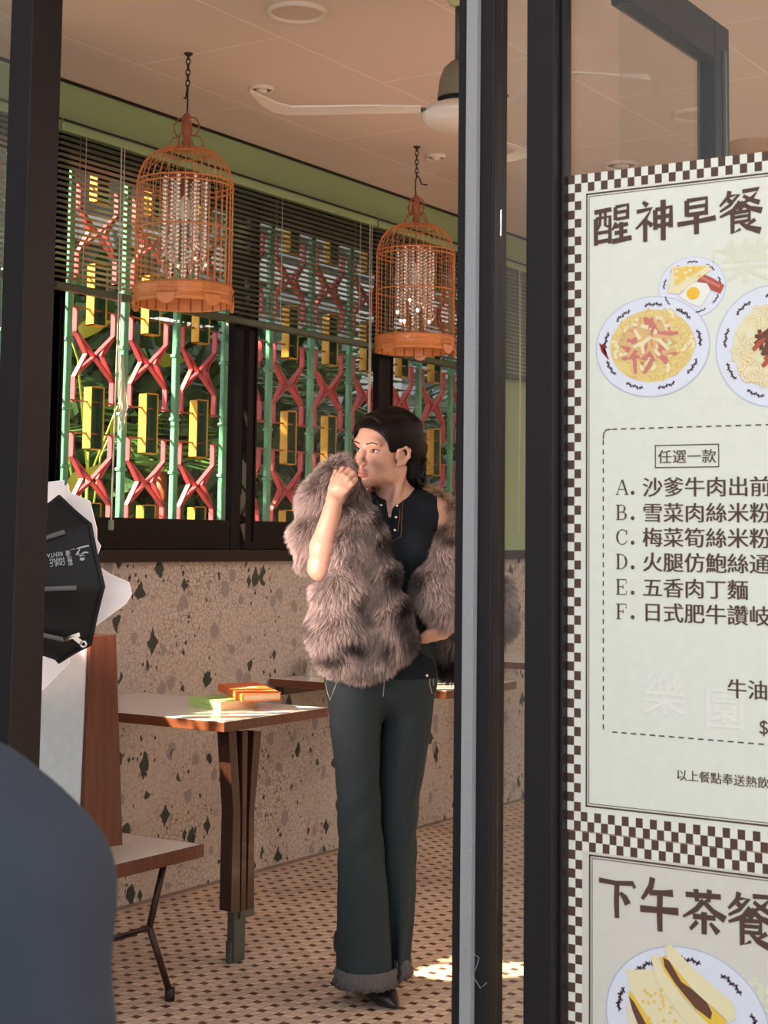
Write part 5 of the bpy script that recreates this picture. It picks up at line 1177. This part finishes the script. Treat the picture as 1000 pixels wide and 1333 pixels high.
# ---- fur stole: a soft body wearing thousands of hairs
fs = SDF((-.36, -.26, .86), (.50, .34, 1.56), .006)
W3 = lambda *q: [wl(*p) for p in q]
fs.chain(W3((456, 616, -.02), (440, 620, .01), (417, 650, .025), (404, 690, .03), (402, 722, .03)), [.026, .036, .042, .038, .030], .03)
fs.chain(W3((460, 656, .09), (454, 676, .110), (450, 715, .135), (448, 765, .140), (444, 815, .135), (447, 840, .125)), [.024, .034, .046, .062, .074, .064], .03)
fs.chain(W3((470, 655, .09), (480, 690, .105), (492, 745, .12), (503, 800, .12), (510, 830, .115)), [.018, .027, .036, .047, .052], .03)
fs.chain(W3((450, 610, .01), (458, 624, .05), (466, 644, .075)), [.026, .024, .024], .02)
fs.chain(W3((470, 858, .12), (492, 850, .12)), [.040, .042], .02)
fs.chain(W3((500, 645, -.11), (540, 645, -.07), (566, 655, -.035), (586, 668, -.015), (597, 692, .0)), [.028, .028, .026, .026, .030], .02)
fs.chain(W3((586, 695, .02), (574, 722, .05), (570, 765, .060), (578, 792, .05)), [.024, .038, .054, .040], .03)
fs.chain(W3((600, 720, -.01), (612, 770, .0), (625, 800, -.02), (645, 808, -.05), (650, 770, -.06)), [.040, .058, .050, .040, .035], .03)
fs.chain(W3((606, 790, -.09), (594, 830, -.10), (586, 864, -.10)), [.050, .046, .030], .03)
V, Q = fs.mesh()
tri = np.concatenate([Q[:, [0, 1, 2]], Q[:, [0, 2, 3]]]); A_, B_, C_ = V[tri[:, 0]], V[tri[:, 1]], V[tri[:, 2]]; nn = np.cross(B_-A_, C_-A_); ar = np.linalg.norm(nn, axis=1); nn /= ar[:, None]+1e-12
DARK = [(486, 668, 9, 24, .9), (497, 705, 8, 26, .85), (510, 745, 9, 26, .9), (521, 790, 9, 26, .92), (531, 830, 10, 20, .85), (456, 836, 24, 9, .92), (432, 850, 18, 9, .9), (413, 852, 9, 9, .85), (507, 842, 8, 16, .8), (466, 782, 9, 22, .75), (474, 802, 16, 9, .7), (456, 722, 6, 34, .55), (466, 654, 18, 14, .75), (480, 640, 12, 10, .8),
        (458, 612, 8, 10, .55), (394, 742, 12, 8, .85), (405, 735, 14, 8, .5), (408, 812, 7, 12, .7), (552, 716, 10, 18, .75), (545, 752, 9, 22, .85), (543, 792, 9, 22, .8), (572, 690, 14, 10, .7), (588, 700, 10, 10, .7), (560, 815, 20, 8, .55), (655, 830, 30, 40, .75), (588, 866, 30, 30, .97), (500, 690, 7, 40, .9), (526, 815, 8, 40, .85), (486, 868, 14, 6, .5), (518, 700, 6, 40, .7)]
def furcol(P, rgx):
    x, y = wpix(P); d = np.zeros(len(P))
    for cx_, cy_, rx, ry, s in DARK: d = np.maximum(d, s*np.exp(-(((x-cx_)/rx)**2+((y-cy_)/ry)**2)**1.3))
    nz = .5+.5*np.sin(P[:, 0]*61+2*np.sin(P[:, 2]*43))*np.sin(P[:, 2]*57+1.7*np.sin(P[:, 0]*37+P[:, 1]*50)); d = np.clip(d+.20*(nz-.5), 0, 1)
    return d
NS = 190000; rgf = np.random.default_rng(8)
pick = rgf.choice(len(tri), NS, p=ar/ar.sum()); r1, r2 = np.sqrt(rgf.uniform(0, 1, NS)), rgf.uniform(0, 1, NS)
P0 = A_[pick]*(1-r1)[:, None]+B_[pick]*(r1*(1-r2))[:, None]+C_[pick]*(r1*r2)[:, None]; N0 = nn[pick]
dk = furcol(P0, rgf); tuft = np.stack([np.sin(P0[:, 2]*62+P0[:, 0]*30)+np.sin(P0[:, 1]*70), np.sin(P0[:, 0]*65+P0[:, 2]*25), np.sin(P0[:, 0]*50-P0[:, 2]*58)], 1)*.24
dirn = N0*.62+np.array((-.06, .0, -.60))+tuft+rgf.normal(0, .13, (NS, 3)); dirn -= N0*np.minimum((dirn*N0).sum(1)-.20, 0)[:, None]; dirn /= np.linalg.norm(dirn, axis=1)[:, None]
Ln = rgf.uniform(.020, .042, NS)[:, None]; sag = np.array((0, 0, -1.))*.25+rgf.normal(0, .10, (NS, 3))
cl_ = np.unique(np.floor((P0+.004*np.sin(P0[:, [1, 2, 0]]*190))/.0115).astype(int), axis=0, return_inverse=True)[1].ravel()
side = np.cross(dirn, rgf.normal(0, 1, (NS, 3))); side /= np.linalg.norm(side, axis=1)[:, None]; wd_ = rgf.uniform(.00030, .00055, NS)[:, None]
P1_ = P0+dirn*Ln*.5; P2_ = P1_+(dirn+sag*.6)*Ln*.32; P3_ = P2_+(dirn+sag*1.3)*Ln*.28
ct_ = np.bincount(cl_); CT = np.stack([np.bincount(cl_, P3_[:, i])/ct_ for i in range(3)], 1)[cl_]
P3_ = P3_*.45+CT*.55; P2_ = P2_*.72+(P0*.25+CT*.75)*.28
ARM_ = [EL, wl(421.5, 712, .148), WR, wl(441, 632, .17), wl(446, 618, .17)]
keep = np.ones(NS, bool)                                    # the fur parts around forearm, hand and face
for PT in (P0, P2_, P3_):
    x, y = wpix(PT)
    for (xa, ya, xb, yb, w) in ((414, 745, 418, 712, 12.5), (418, 712, 434, 655, 10), (434, 655, 444, 622, 11), (444, 622, 458, 622, 9), (472, 560, 477, 626, 9), (485, 625, 505, 605, 14)):
        d = np.array((xb-xa, yb-ya)); t = np.clip(((x-xa)*d[0]+(y-ya)*d[1])/(d@d), 0, 1); keep &= ~((np.hypot(x-xa-t*d[0], y-ya-t*d[1]) < w) & (PT[:, 1] > .02))
P0, P1_, P2_, P3_, side, wd_, dk = P0[keep], P1_[keep], P2_[keep], P3_[keep], side[keep], wd_[keep], dk[keep]; NS = int(keep.sum())
SV = np.stack([P0-side*wd_, P0+side*wd_, P1_-side*wd_, P1_+side*wd_, P2_-side*wd_*.7, P2_+side*wd_*.7, P3_-side*wd_*.12, P3_+side*wd_*.12], 1).reshape(-1, 3)
bi = np.arange(NS)[:, None]*8; SF = np.concatenate([bi+np.array((0, 1, 3, 2)), bi+np.array((2, 3, 5, 4)), bi+np.array((4, 5, 7, 6))])
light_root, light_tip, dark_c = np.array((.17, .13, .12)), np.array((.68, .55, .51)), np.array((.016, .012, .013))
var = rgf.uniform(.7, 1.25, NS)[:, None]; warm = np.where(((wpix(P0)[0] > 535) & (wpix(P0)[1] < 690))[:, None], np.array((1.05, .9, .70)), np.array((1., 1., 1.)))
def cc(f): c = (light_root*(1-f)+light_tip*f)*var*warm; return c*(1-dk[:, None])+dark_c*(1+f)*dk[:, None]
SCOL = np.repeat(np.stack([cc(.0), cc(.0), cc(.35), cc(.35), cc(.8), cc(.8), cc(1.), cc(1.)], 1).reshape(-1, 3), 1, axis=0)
M['fur'] = vcol_mat('fox_fur', .9, 0, 0, 60, spec=.08)
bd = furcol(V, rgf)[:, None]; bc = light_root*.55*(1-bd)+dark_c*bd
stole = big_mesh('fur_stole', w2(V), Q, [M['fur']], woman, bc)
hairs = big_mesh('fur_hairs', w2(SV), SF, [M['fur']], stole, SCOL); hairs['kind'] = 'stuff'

# ---- the crew member in the foreground, back to the street, standing at the left edge
C0 = HD*1.25+RD*(-.482)+np.array((0, 0, -.25)); cr = thing('person', 'out-of-focus person in a dark slate jacket at the lower left corner, back to us', 'person', C0)
def cw(V): return np.asarray(V)@LR                          # same facing axes as the camera
bs = SDF((-.42, -.30, -.01), (.42, .34, 1.70), .007)
def man(S, g=0., legs=True, arms=True, head=True):
    S.ell((0, 0, .92), (.165+g, .11+g, .13), .05); S.ell((0, 0, 1.10), (.15+g, .105+g, .16), .06); S.ell((0, -.005, 1.24), (.175+g, .115+g, .13), .06); S.ell((0, -.005, 1.315), (.19+g, .08+g, .05), .05)
    if arms:
        for s in (-1, 1): S.chain([(s*.155, -.01, 1.30), (s*.190, -.01, 1.255), (s*.235, .03, 1.06), (s*.255, -.03, .93), (s*.230, -.14, .86)], [.056+g, .060+g, .056+g, .046+g, .030+g*.4], .03)
    return S
man(bs)
for s in (-1, 1):
    bs.chain([(s*.09, 0, .88), (s*.10, -.01, .48), (s*.105, .02, .09)], [.085, .058, .04], .03); bs.chain([(s*.105, .03, .06), (s*.115, -.10, .035)], [.04, .032], .02)
    for q in range(4): bs.chain([(s*.225, -.15, .86), (s*(.235-.012*q), -.20, .855-.012*q), (s*(.230-.012*q), -.215, .83-.012*q)], [.018, .009, .0085], .006)
    bs.chain([(s*.215, -.15, .86), (s*.195, -.18, .85), (s*.19, -.20, .84)], [.016, .010, .009], .006)
bs.chain([(0, -.0, 1.33), (0, -.01, 1.43)], [.058, .052], .03); bs.ell((0, -.02, 1.53), (.072, .09, .105), .02); bs.ell((0, -.105, 1.50), (.012, .014, .018), .015)
for s in (-1, 1): bs.ell((s*.075, -.01, 1.515), (.010, .02, .03), .006)
bs.ell((0, -.075, 1.44), (.035, .025, .03), .03)
V, Q = bs.mesh(); big_mesh('body', cw(V), Q, [M['skin']], cr, np.tile(np.array((.48, .30, .22)), (len(V), 1)))
js = SDF((-.42, -.30, .80), (.42, .34, 1.45), .006); man(js, .022); js.put(lambda P: P[..., 2]-.86, (-.5, -.4, .7), (.5, .4, .86), .004, 's')
js.chain([(0, 0, 1.34), (0, -.0, 1.40)], [.075, .068], .02); js.ell((0, -.01, 1.43), (.056, .056, .05), .004, None, 's'); js.ell((0, -.01, 1.5), (.09, .09, .085), .004, None, 's')
V, Q = js.mesh(); fz = .0035*np.sin(V[:, 1]*52+V[:, 2]*9+1.5*np.sin(V[:, 2]*13))+.002*np.sin(V[:, 2]*31+V[:, 1]*20); V = V+np.stack([np.sign(V[:, 0])*fz, fz, 0*fz], 1)
big_mesh('jacket', cw(V), Q, [mat('slate_blue_jacket', (.021, .027, .040), .75, 0, .15, 25, .1, spec=.3)], cr)
tr2 = SDF((-.3, -.25, .02), (.3, .25, 1.0), .008)
for s in (-1, 1): tr2.chain([(s*.09, 0, .90), (s*.10, -.01, .48), (s*.105, .02, .07)], [.10, .075, .06], .03)
tr2.ell((0, 0, .90), (.178, .122, .08), .03); V, Q = tr2.mesh(); big_mesh('trousers', cw(V), Q, [M['black']], cr)
hh = SDF((-.12, -.14, 1.42), (.12, .14, 1.68), .005); hh.ell((0, .0, 1.55), (.080, .095, .10), .01); hh.ell((0, -.11, 1.50), (.075, .06, .09), .01, None, 's'); V, Q = hh.mesh()
big_mesh('hair', cw(V), Q, [M['hair']], cr, np.tile(np.array((.012, .009, .008)), (len(V), 1)))
